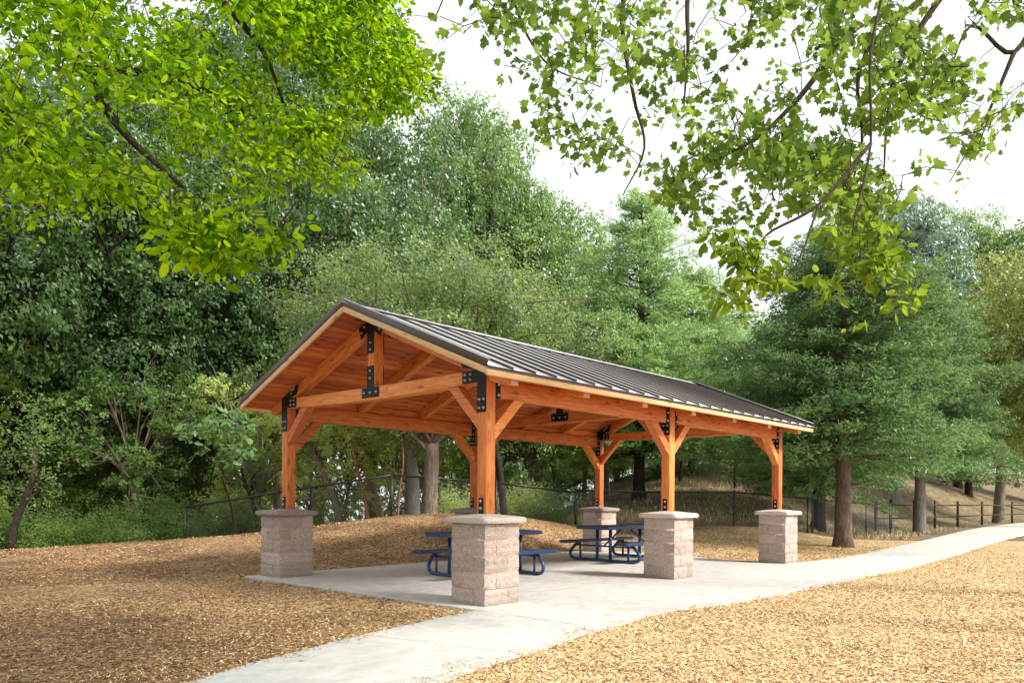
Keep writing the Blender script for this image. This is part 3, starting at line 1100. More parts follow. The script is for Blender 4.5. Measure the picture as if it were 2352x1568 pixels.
# ------------------------------------------------------------------ picnic tables
TL, TW = 2.1, .76


def rounded_slab(name, L, W_, H_, r, n=5):
    pts = []
    for cx_, cy_, a0 in ((L / 2 - r, W_ / 2 - r, 0), (-L / 2 + r, W_ / 2 - r, 90), (-L / 2 + r, -W_ / 2 + r, 180), (L / 2 - r, -W_ / 2 + r, 270)):
        for k in range(n + 1):
            a = math.radians(a0 + 90 * k / n)
            pts.append((cx_ + r * math.cos(a), cy_ + r * math.sin(a)))
    bm = bmesh.new()
    a = [bm.verts.new((p[0], p[1], H_ / 2)) for p in pts]; b = [bm.verts.new((p[0], p[1], -H_ / 2)) for p in pts]
    bm.faces.new(a); bm.faces.new(b[::-1]); m = len(a)
    for i in range(m): bm.faces.new((a[i], b[i], b[(i + 1) % m], a[(i + 1) % m]))
    bmesh.ops.recalc_face_normals(bm, faces=bm.faces)
    bmesh.ops.bevel(bm, geom=[e for e in bm.edges if abs(e.verts[0].co.z - e.verts[1].co.z) < 1e-5], offset=.008, segments=2, affect='EDGES')
    me = bpy.data.meshes.new(name); bm.to_mesh(me); bm.free()
    return me


def perforated(m_name='blue_perforated_top'):
    m, nt, out = newmat(m_name)
    v = objcoord(nt, (1, 1, 1), rnd=False)
    vo = N(nt, 'TexVoronoi'); vo.inputs['Scale'].default_value = 34; vo.inputs['Randomness'].default_value = 0
    nt.links.new(v, vo.inputs['Vector'])
    hole = ramp(nt, vo.outputs['Distance'], [(.34, (1, 1, 1)), (.42, (0, 0, 0))])
    c = mixc(nt, hole, (.06, .095, .20), (.010, .012, .018))
    principled(nt, out, c, .28, 0, bump(nt, hole, -.5, .006), .6)
    return m


M_PERF = perforated()
top_me = rounded_slab('table_top', TL, TW, .062, .06)
seat_me = rounded_slab('seat', TL, .255, .052, .05)
perf_me = Geo(); perf_me.box((0, 0, 0), (TL - .06, TW - .06, .003)); perf_me = perf_me.mesh('perforated_sheet')
perfs_me = Geo(); perfs_me.box((0, 0, 0), (TL - .06, .20, .003)); perfs_me = perfs_me.mesh('perforated_sheet')


def smooth_pts(P, n=6):
    P = [np.array(p, float) for p in P]
    P = [2 * P[0] - P[1]] + P + [2 * P[-1] - P[-2]]
    out = []
    for i in range(1, len(P) - 2):
        for k in range(n):
            t = k / n
            out.append(.5 * ((2 * P[i]) + (-P[i - 1] + P[i + 1]) * t + (2 * P[i - 1] - 5 * P[i] + 4 * P[i + 1] - P[i + 2]) * t * t + (-P[i - 1] + 3 * P[i] - 3 * P[i + 1] + P[i + 2]) * t ** 3))
    out.append(P[-2])
    return out


rtube = .031
loop = smooth_pts([(0, -.60, .385), (0, -.70, .30), (0, -.79, .18), (0, -.77, .07), (0, -.66, rtube + .004), (0, -.4, rtube + .003), (0, 0, rtube + .003), (0, .4, rtube + .003), (0, .66, rtube + .004),
                    (0, .77, .07), (0, .79, .18), (0, .70, .30), (0, .60, .385)])
g = Geo(); g.tube(loop, rtube, 10); frame_me = g.mesh('bent_frame', True)
g = Geo(); g.tube([(0, 0, rtube), (0, 0, .695)], rtube, 10); leg_me = g.mesh('leg', True)
g = Geo(); g.tube([(0, 0, rtube), (0, 0, .385)], .022, 10); sleg_me = g.mesh('seat_leg', True)
g = Geo(); g.tube([(0, -.63, .33), (0, .63, .33)], .018, 8); bar_me = g.mesh('cross_bar', True)
SPF = .68


def make_table(loc, rz, label, scl):
    t = empty('picnic_table', loc, rz, label, 'picnic table', 'blue picnic tables under the pavilion roof')
    t.scale = scl
    o = link('table_top', top_me, t, M_BLUE); o.location = (0, 0, .725)
    p = link('perforated_sheet', perf_me, o, M_PERF); p.location = (0, 0, .0328)
    for sy in (-1, 1):
        s = link('seat', seat_me, t, M_BLUE); s.location = (0, sy * .66, .410)
        p = link('perforated_sheet', perfs_me, s, M_PERF); p.location = (0, 0, .0278)
    for sx in (-1, 1):
        fr = link('bent_frame', frame_me, t, M_BLUE); fr.location = (sx * SPF, 0, 0)
        for sy in (-1, 1):
            l = link('leg', leg_me, t, M_BLUE); l.location = (sx * SPF, sy * .15, 0)
            l = link('seat_leg', sleg_me, t, M_BLUE); l.location = (sx * SPF, sy * .55, 0)
        b = link('cross_bar', bar_me, t, M_BLUE); b.location = (sx * SPF, 0, 0)
        g = Geo(); g.tube([(sx * SPF, 0, .33), (sx * .12, 0, .69)], .018, 8)
        link('diagonal_strut', g.mesh('diagonal_strut', True), t, M_BLUE)
    return t


make_table((2.66, 2.74, 0.001), math.radians(-5), 'blue steel picnic table partly hidden behind the nearest block pillar', (.99, .92, 1))
make_table((7.12, 2.98, 0.001), math.radians(-1.5), 'blue steel picnic table farther back, beside the middle front pillar', (1.12, 1.18, 1))

# ------------------------------------------------------------------ trees
def leaf_quads(P, Nrm, size, rng, aspect=.55, droop=0.0, along=None):
    """diamond leaves: P centres, Nrm preferred normals"""
    n = len(P)
    if along is None:
        d = rng.normal(size=(n, 3)); d[:, 2] -= droop
    else:
        d = along + rng.normal(size=(n, 3)) * .35; d[:, 2] -= droop
    nn = Nrm + rng.normal(size=(n, 3)) * .55
    nn /= np.linalg.norm(nn, axis=1, keepdims=True) + 1e-9
    d -= nn * (d * nn).sum(1, keepdims=True)
    d /= np.linalg.norm(d, axis=1, keepdims=True) + 1e-9
    s = np.cross(nn, d)
    sz = size * rng.uniform(.65, 1.35, (n, 1))
    a = P - d * sz * .5; c = P + d * sz * .5
    m = P - d * sz * .06 + nn * sz * .07
    b = m + s * sz * aspect * .5; e = m - s * sz * aspect * .5
    return np.stack([a, b, c, e], 1).reshape(-1, 3)


def trunk_geo(g, rng, base, top, r0, r1, n=9, seg=9, wob=.03, flare=1.45):
    base = np.array(base, float); top = np.array(top, float)
    L = np.linalg.norm(top - base)
    pts = []; rad = []
    ph = rng.uniform(0, 6, 2)
    for i in range(seg + 1):
        t = i / seg
        w = wob * L * np.array([math.sin(t * 5 + ph[0]) - math.sin(ph[0]), math.sin(t * 4 + ph[1]) - math.sin(ph[1]), 0]) * .5
        pts.append(base * (1 - t) + top * t + w)
        f = 1 + (flare - 1) * math.exp(-t * L / .35)
        rad.append((r0 * (1 - t) + r1 * t) * f)
    b = len(g.v)
    g.tube(pts, rad, n)
    # ridged cross-section
    for k in range(b, b + n * (seg + 1)):
        i = (k - b) // n
        v = np.array(g.v[k]); c = pts[i]
        g.v[k] = tuple(c + (v - c) * (1 + .10 * math.sin((k - b) % n * 2.4 + i * .5) + rng.uniform(-.04, .04)))
    return pts


def limb(g, rng, a, b, r0, r1, sag=.15, n=6, seg=6):
    a = np.array(a, float); b = np.array(b, float)
    L = np.linalg.norm(b - a)
    pts = []
    off = rng.normal(size=3) * L * .06
    for i in range(seg + 1):
        t = i / seg
        p = a * (1 - t) + b * t + off * math.sin(math.pi * t)
        p[2] += sag * L * math.sin(math.pi * t)
        pts.append(p)
    rad = [r0 * (1 - i / seg) + r1 * i / seg for i in range(seg + 1)]
    g.tube(pts, rad, n, cap=False)
    return pts


def broadleaf(seed, H=9., cb=2.5, Rx=3.5, lobes=34, leaves=42000, size=.11, tr=.22, fork=.35, lean=0., lobe_r=(.20, .36), hollow=.5, taper=.75, inner_dark=True):
    """round-headed tree; returns (trunk mesh, crown mesh)"""
    rng = np.random.default_rng(seed)
    g = Geo()
    cz = (H + cb) / 2; hz = (H - cb) / 2
    ft = np.array([lean * cb, 0, cb + fork * hz])
    tp = trunk_geo(g, rng, (0, 0, -.6), ft, tr, tr * taper)
    cen = []
    tries = 0
    while len(cen) < lobes and tries < 9000:
        tries += 1
        d = rng.normal(size=3); d /= np.linalg.norm(d)
        rad = rng.uniform(.30, .86) if rng.random() < .35 else rng.uniform(.66, .88)
        shape = 1.0 if d[2] > 0 else .88
        p = np.array([d[0] * Rx * rad * shape, d[1] * Rx * rad * shape, cz + d[2] * hz * rad])
        if all(np.linalg.norm((p - q[0]) / (Rx, Rx, hz)) > .25 for q in cen):
            cen.append((p, rng.uniform(*lobe_r) * Rx))
    P = []; NN = []; tint = []
    per = leaves // len(cen)
    for p, r in cen:
        h_ = limb(g, rng, tp[-1] if rng.random() < .6 else tp[-2], p, tr * rng.uniform(.28, .42), .02, .06)
        for _ in range(3):
            e = p + rng.normal(size=3) * r * .6
            limb(g, rng, h_[rng.integers(3, 6)], e, .03, .008, .03, 4, 3)
        # leaf sprigs over the lobe's shell
        ns = max(8, per // 22)
        dd = rng.normal(size=(ns, 3)); dd /= np.linalg.norm(dd, axis=1, keepdims=True)
        rr = r * rng.uniform(hollow, 1.08, (ns, 1)) ** .7
        sq = np.array([1.12, 1.12, .78])
        c = p + dd * rr * sq
        k = per // ns
        pp = np.repeat(c, k, 0) + rng.normal(size=(ns * k, 3)) * r * .10 * np.array([1, 1, .75])
        nr = np.repeat(dd, k, 0) * .7 + np.array([0, 0, .55])
        P.append(pp); NN.append(nr)
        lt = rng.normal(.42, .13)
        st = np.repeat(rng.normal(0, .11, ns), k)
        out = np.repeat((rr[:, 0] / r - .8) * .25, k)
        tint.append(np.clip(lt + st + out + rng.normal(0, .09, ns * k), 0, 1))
    P = np.vstack(P); NN = np.vstack(NN); tint = np.concatenate(tint)
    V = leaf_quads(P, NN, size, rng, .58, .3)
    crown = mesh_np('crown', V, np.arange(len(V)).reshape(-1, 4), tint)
    return g.mesh('trunk', True), crown


def conifer(seed, H=14., cb=1.8, Rb=3.2, whorls=40, per=7, size=.20, tr=.24, dens=17, powr=.75, ragged=.30):
    """feathery needle tree: every branch carries tufts of short sprays"""
    rng = np.random.default_rng(seed)
    g = Geo()
    trunk_geo(g, rng, (0, 0, -.6), (0, 0, H), tr, .02, 10, 14, .004, 1.5)
    P = []; A = []; NN = []; tint = []
    ph = rng.uniform(0, 6, 3)
    for w in range(whorls):
        t = (w + rng.uniform(0, .9)) / whorls
        z = cb + (H - cb) * t ** 1.05
        for k in range(per):
            az = rng.uniform(0, 2 * math.pi)
            Lb = Rb * (1 - t) ** powr + .25
            Lb *= 1 + .20 * math.sin(az * 2 + z * .9 + ph[0]) + .14 * math.sin(az * 5 - z * 1.7 + ph[1])
            L = Lb * rng.uniform(1 - ragged * 1.6, 1.06)
            if L < .15: continue
            rise = .55 - .46 * (1 - t) + rng.normal(0, .14)
            dr = np.array([math.cos(az), math.sin(az), 0])
            side = np.array([-dr[1], dr[0], 0])
            f_ = lambda q: np.array([0, 0, z]) + dr * L * q + np.array([0, 0, rise * L * q - .18 * L * q * q])
            g.tube([f_(q) for q in np.linspace(0, 1, 5)], [max(.008, .035 * (1 - q) * min(1, L)) for q in np.linspace(0, 1, 5)], 4, cap=False)
            nt_ = max(3, int(7.5 * L) + 2)
            btint = rng.normal(.34, .15)
            for _ in range(nt_):
                q = rng.uniform(.15, 1.04) ** .7
                wv = rng.uniform(-1, 1) * .34 * L * math.sin(math.pi * min(1, q)) ** .6 if L > .5 else 0
                c = f_(q) + side * wv
                c[2] += rng.normal(0, .08) - abs(wv) * .22
                td = dr * rng.uniform(.5, 1.2) + side * (np.sign(wv) * rng.uniform(.2, 1.1)) + np.array([0, 0, rng.uniform(-.45, .5)])
                td /= np.linalg.norm(td)
                m = dens
                u = rng.uniform(-.5, 1, m)[:, None]
                TL = .30 * min(1, .5 + L * .4)
                P.append(c + td * u * TL + rng.normal(size=(m, 3)) * TL * .26 * (1.15 - u * .7))
                A.append(td + rng.normal(size=(m, 3)) * .55 + np.array([0, 0, -.10]))
                NN.append(rng.normal(size=(m, 3)) * .8 + np.array([0, 0, .8]) + dr * .3)
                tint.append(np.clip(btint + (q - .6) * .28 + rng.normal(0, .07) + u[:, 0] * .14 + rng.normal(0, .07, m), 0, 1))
    P = np.vstack(P); A = np.vstack(A); NN = np.vstack(NN); tint = np.concatenate(tint)
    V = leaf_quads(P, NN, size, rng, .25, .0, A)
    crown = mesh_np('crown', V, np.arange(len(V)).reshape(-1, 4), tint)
    return g.mesh('trunk', True), crown


def shrub(seed, R_=1.2, H=1.6, leaves=9000, size=.08, stems=9):
    rng = np.random.default_rng(seed)
    g = Geo()
    P = []; NN = []; tint = []
    for s in range(stems):
        a = rng.uniform(0, 2 * math.pi); rr = R_ * rng.uniform(.1, .8)
        e = np.array([math.cos(a) * rr, math.sin(a) * rr, H * rng.uniform(.5, .95)])
        limb(g, rng, (rng.normal(0, .06), rng.normal(0, .06), -.2), e, .03, .008, .1, 5, 5)
        m = leaves // stems
        ns = m // 16
        c = e * rng.uniform(.45, 1.1, (ns, 1)) + rng.normal(size=(ns, 3)) * R_ * .22
        pp = np.repeat(c, 16, 0) + rng.normal(size=(ns * 16, 3)) * .07 * R_
        P.append(pp); NN.append(pp / (np.linalg.norm(pp, axis=1, keepdims=True) + .1) + [0, 0, .5])
        tint.append(np.clip(rng.normal(.45, .1) + np.repeat(rng.normal(0, .13, ns), 16) + rng.normal(0, .08, ns * 16), 0, 1))
    P = np.vstack(P); NN = np.vstack(NN); tint = np.concatenate(tint)
    V = leaf_quads(P, NN, size, rng, .55, .2)
    return g.mesh('stems', True), mesh_np('foliage', V, np.arange(len(V)).reshape(-1, 4), tint)


PROTO = {}
PROTO['oak1'] = broadleaf(1, 9, 2.2, 4.2, 52, 78000, .105, .24)
PROTO['oak2'] = broadleaf(2, 10, 1.8, 3.8, 50, 76000, .105, .22)
PROTO['oak3'] = broadleaf(3, 7.5, 2.0, 4.0, 44, 80000, .085, .23, .0, lobe_r=(.22, .36), taper=.9)
PROTO['tall1'] = broadleaf(4, 15, 4.0, 3.6, 74, 90000, .125, .26, .2, lobe_r=(.26, .42))
PROTO['tall2'] = broadleaf(5, 12, 3.0, 3.0, 60, 74000, .12, .22, .3, lobe_r=(.26, .44))
PROTO['fir1'] = conifer(6, 14, 1.9, 3.9, 40, 9, .15, .26, 16, .52)
PROTO['fir2'] = conifer(7, 11, 2.75, 3.9, 36, 10, .14, .26, 17, .55)
PROTO['airy1'] = broadleaf(8, 7, 1.4, 2.4, 24, 15000, .10, .085, .5, .25, (.22, .40), .2)
PROTO['airy2'] = broadleaf(9, 6, 1.0, 2.2, 22, 14000, .10, .075, .6, -.35, (.22, .42), .2)
PROTO['shrub1'] = shrub(10, 1.4, 1.7, 9000, .085)
PROTO['shrub2'] = shrub(12, 1.7, 1.3, 9000, .075)


def place_tree(name, kind, px, depth, label, cat, leaf, brk, sc=1.0, sz=None, rz=0., group=None, dz=0., parts=('trunk', 'crown'), lean=(0, 0), ztop=None):
    x, y = ground_xy(px, depth)
    z = float(height(np.array([x]), np.array([y]))[0]) + dz
    t = empty(name, (x, y, z), rz, label, cat, group)
    t.rotation_euler = (lean[0], lean[1], rz)
    tm, cm = PROTO[kind]
    if not tm.materials: tm.materials.append(B_OAK)
    if not cm.materials: cm.materials.append(L_OAK)
    a = link(parts[0], tm, t, None, brk)
    b = link(parts[1], cm, t, None, leaf)
    s3 = (sc, sc, sz or sc)
    a.scale = s3; b.scale = s3
    return t


GT = 'trees standing behind the pavilion'
T = place_tree
# name, prototype, picture x, depth, label ...
T('oak_tree', 'oak1', 60, 25, 'dark oak at the far left edge with dense crown over the mulch slope', 'tree', L_OAKD, B_DARK, 1.35, 1.75, .3, GT, .0)
T('oak_tree', 'oak2', 330, 27, 'dark green oak left of the pavilion, beneath the bright overhanging leaves', 'tree', L_OAKD, B_DARK, 1.3, 1.7, 1.9, GT, .6)
T('oak_tree', 'oak1', 640, 29, 'dark dense oak directly behind the left gable end', 'tree', L_OAKD, B_OAK, 1.25, 1.75, 2.6, GT, 1.8)
T('oak_tree', 'oak2', 850, 33, 'deep green oak rising behind the pavilion ridge peak', 'tree', L_OAKD, B_OAK, 1.25, 1.85, .8, GT, 2.0)
T('oak_tree', 'oak1', -250, 30, 'tall dark oak partly cut off by the left edge of the view', 'tree', L_OAKD, B_DARK, 1.4, 1.7, 4.1, GT, .4)
T('oak_tree', 'oak2', 480, 42, 'tall dark oak standing farthest back on the left slope', 'tree', L_OAKD, B_DARK, 2.0, 3.1, 5.1, GT, 2.)
T('oak_tree', 'tall1', 130, 40, 'very tall dark tree behind the far left oaks', 'tree', L_OAKD, B_DARK, 1.9, 1.85, 1.1, GT, 2.)
T('oak_tree', 'tall1', 740, 46, 'very tall dark tree filling the sky behind the left gable', 'tree', L_OAKD, B_DARK, 1.6, 1.85, 3.3, GT, 3.)
T('live_oak', 'oak3', 985, 21.6, 'grey green live oak with thick forked trunk on the mulch mound behind the pavilion', 'tree', L_GREY, B_OAK, 1.0, 1.04, .6, None, -.1)
T('live_oak', 'oak3', 1215, 30, 'paler live oak crown right of the forked trunk, behind the roof', 'tree', L_GREY, B_GREY, 1.1, 1.30, 3.6, GT, .2)
T('tall_tree', 'tall1', 1075, 42, 'tallest rounded tree at the centre, topping out near the sky gap', 'tree', L_TALL, B_GREY, 1.18, 1.80, 0, GT, 1.)
T('tall_tree', 'tall2', 1245, 42, 'tall rounded tree just right of the tallest one', 'tree', L_TALL, B_GREY, 1.25, 1.62, 2.2, GT, 0.)
T('tall_tree', 'tall2', 930, 44, 'tall tree filling the gap between the dark oaks and the tallest tree', 'tree', L_OAK, B_GREY, 1.4, 1.85, 4.2, GT, 2.)
T('redwood_tree', 'fir1', 1468, 31, 'pointed light green redwood with dark trunk seen beneath the roof', 'tree', L_FIRL, B_DARK, 1.05, .87, 0, None, 0.)
T('redwood_tree', 'fir2', 1590, 40, 'shorter light green redwood right of the pointed one', 'tree', L_FIRL, B_RED, 1.15, 1.0, 1.2, GT, -.6)
T('redwood_tree', 'fir2', 1385, 38, 'small light redwood on the left flank of the pointed one', 'tree', L_FIRL, B_RED, .8, .98, 2.8, GT, 0)
T('redwood_tree', 'fir2', 1938, 22.2, 'wide redwood with thick ribbed reddish trunk beside the path', 'tree', L_FIR, B_RED, 1.02, .82, 0, None, .20)
T('redwood_tree', 'fir1', 1880, 27.5, 'redwood with dark trunk just behind the fence gate posts', 'tree', L_FIR, B_DARK, .92, .75, 2.0, GT, 0.)
T('redwood_tree', 'fir2', 2112, 33, 'redwood with pale grey lower trunk near the rail fence', 'tree', L_FIR, B_GREY, 1.05, .98, 3.1, None, 0.)
T('broadleaf_tree', 'tall2', 2060, 46, 'tall blue green tree rising behind the redwoods on the right', 'tree', L_BLUE, B_GREY, 1.35, 1.58, .4, GT, 0)
T('broadleaf_tree', 'oak2', 2290, 48, 'olive yellow round tree toward the right edge', 'tree', L_OLIVE, B_OAK, 1.55, 1.72, 1.4, GT, 0)
T('broadleaf_tree', 'tall2', 2400, 62, 'tall dark green tree at the right edge behind the olive ones', 'tree', L_OAK, B_DARK, 1.8, 2.1, 4.4, GT, 0)
T('broadleaf_tree', 'tall1', 2200, 66, 'tall grey green tree between the right redwood and the olive tree', 'tree', L_TALL, B_DARK, 1.5, 1.62, 1.4, GT, 0)
T('broadleaf_tree', 'oak1', 2440, 40, 'olive tree cut off by the right edge of the view', 'tree', L_OLIVE, B_OAK, 1.3, 1.65, 2.4, GT, 0)
T('broadleaf_tree', 'oak2', 2230, 60, 'dark tree in the shade at the far end of the path', 'tree', L_OAKD, B_DARK, 1.5, 1.25, 3.4, GT, -1.5)
T('broadleaf_tree', 'oak1', 2420, 70, 'farthest dark tree beyond the path bend', 'tree', L_OAKD, B_DARK, 1.7, 1.5, .4, GT, -1.5)
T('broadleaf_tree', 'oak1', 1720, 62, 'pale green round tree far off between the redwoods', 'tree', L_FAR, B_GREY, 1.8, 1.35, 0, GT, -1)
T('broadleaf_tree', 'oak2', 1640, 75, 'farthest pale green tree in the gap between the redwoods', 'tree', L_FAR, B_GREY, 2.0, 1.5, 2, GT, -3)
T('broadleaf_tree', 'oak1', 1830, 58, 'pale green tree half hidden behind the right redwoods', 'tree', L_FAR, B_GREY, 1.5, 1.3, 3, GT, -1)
for px, d, k, lb in ((-250, 52, 'oak1', 'wide tree deep in the woods beyond the left edge'), (90, 56, 'oak2', 'wide tree deep in the woods behind the left saplings'), (330, 54, 'oak1', 'wide tree deep in the woods left of the madrone')
                     ):
    T('oak_tree', k, px, d, lb, 'tree', L_OAK, B_OAK, 2.2, 1.9, px * .01, GT, -1)
T('oak_tree', 'tall1', 420, 44, 'very tall dark tree behind the bright overhanging leaves', 'tree', L_OAKD, B_DARK, 1.8, 2.05, 2.1, GT, 2.)
T('oak_tree', 'tall1', 600, 37, 'very tall dark tree just left of the gable peak, reaching above the bright leaves', 'tree', L_OAKD, B_DARK, 1.55, 1.85, 4.4, GT, 3.)
T('oak_tree', 'tall1', -160, 38, 'very tall dark tree beyond the top left corner', 'tree', L_OAKD, B_DARK, 1.7, 1.9, 5.1, GT, 2.)
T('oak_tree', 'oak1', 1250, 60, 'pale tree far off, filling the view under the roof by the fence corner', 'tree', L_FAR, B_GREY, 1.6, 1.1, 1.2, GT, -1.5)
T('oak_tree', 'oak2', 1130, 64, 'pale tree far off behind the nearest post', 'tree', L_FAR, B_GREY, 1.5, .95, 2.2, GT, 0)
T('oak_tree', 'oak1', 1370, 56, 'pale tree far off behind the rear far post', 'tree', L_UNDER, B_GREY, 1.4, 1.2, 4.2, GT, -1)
PROTO['high'] = broadleaf(14, 10.6, 5.6, 3.3, 26, 9000, .26, .22, .2)  # unseen tree, crown shaped to throw shade on the left mulch
t_ = T('oak_tree', 'high', 0, 10, 'unseen high crowned tree added right of the view to shade the left mulch', 'tree', L_OAK, B_OAK, 1, 1, 0, None, 0)
t_.location = (-2.4, -8.3, -.03)
# hillside saplings beyond the fence, seen under the roof
T('young_tree', 'airy1', 1690, 33, 'thin dark trunked young tree on the dry slope behind the fence', 'tree', L_OAK, B_DARK, .9, .9, 0, 'young trees on the dry slope', 0)
T('young_tree', 'airy2', 1560, 36, 'leaning young tree on the dry slope behind the middle pillar', 'tree', L_OAK, B_DARK, 1.0, 1.0, 1, 'young trees on the dry slope', 0)
T('young_tree', 'airy1', 1400, 36, 'slender grey young tree left of the dark redwood trunk', 'tree', L_UNDER, B_GREY, 1.15, 1.15, 2, 'young trees on the dry slope', -.5)
T('young_tree', 'airy2', 1790, 38, 'young tree on the slope between the right pillars', 'tree', L_OAK, B_DARK, 1.1, 1.1, 3, 'young trees on the dry slope', 0)
GU = 'understory trees on the slope behind the mound'
und = [(20, 24.5, 'airy1', L_SHADE, B_DARK, 1.15, 'leaning dark trunked sapling at the left edge above the mulch'),
       (180, 30, 'airy2', L_SHADE, B_OAK, 1.3, 'light green understory tree low on the left slope'),
       (330, 25, 'airy1', L_OAK, B_OAK, 1.05, 'shady understory tree left of the large leaved madrone'),
       (430, 33, 'airy2', L_SHADE, B_GREY, 1.5, 'light understory tree behind the left mulch edge'),
       (575, 26, 'airy1', L_UNDER, B_GREY, 1.0, 'mid green understory tree left of the rear corner post'),
       (700, 31, 'airy2', L_UNDER, B_GREY, 1.45, 'light understory tree seen between the left posts'),
       (790, 25, 'airy2', L_UNDER, B_OAK, .95, 'leaning grey trunked tree in the opening between left posts'),
       (880, 32, 'airy1', L_UNDER, B_GREY, 1.4, 'light green tree behind the fence post on the mound'),
       (1010, 38, 'airy2', L_UNDER, B_GREY, 1.4, 'pale understory tree right of the forked oak trunk'),
       (1120, 34, 'airy1', L_UNDER, B_GREY, 1.2, 'pale understory tree behind the nearest post'),
       (1190, 29, 'airy2', L_OAK, B_DARK, 1.2, 'dark trunked understory tree right of the nearest post'),
       (1280, 33, 'airy1', L_UNDER, B_GREY, 1.25, 'light understory tree beside the fence corner'),
       (1340, 42, 'airy1', L_OAK, B_GREY, 1.7, 'grey trunked understory tree left of the rear far post'),
       (90, 36, 'airy1', L_UNDER, B_OAK, 1.9, 'tall pale understory tree far behind the left slope'),
       (560, 42, 'airy1', L_UNDER, B_OAK, 2.1, 'tall pale understory tree behind the left gable corner'),
       (300, 42, 'airy2', L_UNDER, B_OAK, 2.2, 'pale understory tree deep in the left woods')]
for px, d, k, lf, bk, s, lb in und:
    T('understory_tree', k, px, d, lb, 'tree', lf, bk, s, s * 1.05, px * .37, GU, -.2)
GS = 'shrubs along the edge of the woods'
shr = [(-60, 21.5, 1, .9), (70, 22, 2, .9), (170, 23, 1, .8), (270, 22.5, 2, .9), (370, 23.5, 1, .95), (470, 23, 2, .85), (560, 24, 1, .9), (650, 24.5, 2, .8),
       (740, 24.5, 1, .6), (905, 26, 1, .55), (1030, 27, 1, 1.0), (1110, 26.5, 2, .9), (1190, 27, 1, .9), (1260, 27, 2, .9), (40, 28, 1, 1.5), (240, 28, 2, 1.6), (960, 34, 1, 1.7), (1080, 40, 2, 2.2), (1160, 38, 1, 2.0),
       (1420, 44, 1, 1.6), (1520, 40, 2, 1.3), (1640, 42, 1, 1.4), (1760, 40, 2, 1.2)]
where = ['at the far left edge of the mulch', 'near the left edge, just behind the mulch', 'behind the mulch, right of the left edge sapling', 'behind the mulch left of centre woods', 'in front of the dark oak trunk', 'under the large leaved madrone', 'left of the rear corner pillar',
         'behind the rear corner pillar', 'right of the rear corner pillar', 'at the foot of the mound fence post', 'right of the forked oak trunk', 'behind the hidden rear pillar', 'right of the nearest post', 'beside the fence corner post',
         'taller, second row at the far left', 'taller, second row left', 'pale, low behind the forked oak', 'pale, far below the sky gap', 'pale, far behind the nearest post',
         'on the slope above the rear far pillar', 'on the slope above the middle pillar', 'on the slope between the front pillars', 'on the slope beside the far pillar']
for (px, d, k, s), w_ in zip(shr, where):
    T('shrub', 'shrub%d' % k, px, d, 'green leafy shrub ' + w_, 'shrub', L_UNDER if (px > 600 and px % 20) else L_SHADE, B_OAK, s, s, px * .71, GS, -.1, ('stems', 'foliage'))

# bare leaning trunks seen under the roof
def bare_trunk(name, pts, r0, r1, mat, label, twigs=5, seed=0, leaf=None):
    rng = np.random.default_rng(seed)
    g = Geo()
    P = [at(*p) for p in pts]
    base = P[0].copy()
    P = [p - base for p in P]
    sp = smooth_pts(P, 4)
    n = len(sp)
    g.tube(sp, [r0 + (r1 - r0) * i / (n - 1) for i in range(n)], 8)
    t = empty(name, tuple(base), 0, label, 'tree', 'bare leaning trunks behind the mound fence')
    link('trunk', g.mesh('trunk', True), t, mat)
    gb = Geo()
    tips = []
    for k in range(twigs):
        i = rng.integers(n // 3, n)
        e = sp[min(i, n - 1)] + np.array([rng.normal(0, .6), rng.normal(0, .6), rng.uniform(.2, 1.3)])
        limb(gb, rng, sp[min(i, n - 1)], e, r1 * .5, .006, .1, 5, 4)
        tips.append(e)
    link('branches', gb.mesh('branches', True), t, mat)
    if leaf is not None:
        c = np.vstack([np.array(e) + rng.normal(size=(30, 3)) * .35 for e in tips + [sp[-1]]])
        pp = np.repeat(c, 9, 0) + rng.normal(size=(len(c) * 9, 3)) * .08
        V = leaf_quads(pp, np.tile([0, 0, 1.], (len(pp), 1)), .10, rng, .5, .3)
        link('crown', mesh_np('crown', V, np.arange(len(V)).reshape(-1, 4), np.clip(rng.normal(.5, .2, len(pp)), 0, 1)), t, leaf)
    return t


bare_trunk('leaning_tree', [(785, 1240, 24), (770, 1150, 24), (735, 1070, 24.5), (705, 1010, 25), (660, 900, 26)], .14, .09, B_OAK, 'bare grey trunk leaning left behind the rear corner pillar opening', 9, 1, L_UNDER)
bare_trunk('madrone_tree', [(848, 1215, 24), (835, 1130, 24), (812, 1050, 24.3), (795, 975, 24.6), (770, 880, 25)], .065, .04, B_MAD, 'thin reddish madrone trunk, left one of the pair behind the fence', 5, 2, L_UNDER)
bare_trunk('madrone_tree', [(885, 1210, 25), (860, 1130, 25), (830, 1060, 25), (805, 1000, 25), (790, 900, 25.3)], .085, .045, B_MAD, 'thicker orange madrone trunk curving left beside the mound fence post', 5, 3, L_UNDER)
bare_trunk('madrone_tree', [(912, 1210, 27), (918, 1120, 27), (926, 1060, 27), (920, 960, 27)], .05, .03, B_MAD, 'slender upright madrone just right of the mound fence post', 4, 4, L_UNDER)
bare_trunk('grey_tree', [(950, 1200, 25), (948, 1100, 25), (938, 1010, 25), (930, 900, 25.5)], .22, .17, B_GREY, 'pale grey trunk close behind the forked oak trunk', 3, 5, L_GREY)
bare_trunk('dark_tree', [(1158, 1190, 23.5), (1152, 1120, 23.5), (1146, 1070, 23.5), (1135, 1000, 23.6), (1120, 900, 24)], .115, .09, B_DARK, 'dark leaning trunk just right of the nearest post', 4, 6, L_OAK)
bare_trunk('madrone_tree', [(1165, 1175, 31), (1175, 1100, 31), (1190, 1060, 31), (1205, 1000, 31), (1200, 930, 31)], .10, .05, B_MAD, 'reddish madrone with crooked limbs behind the nearest post', 8, 7, L_UNDER)
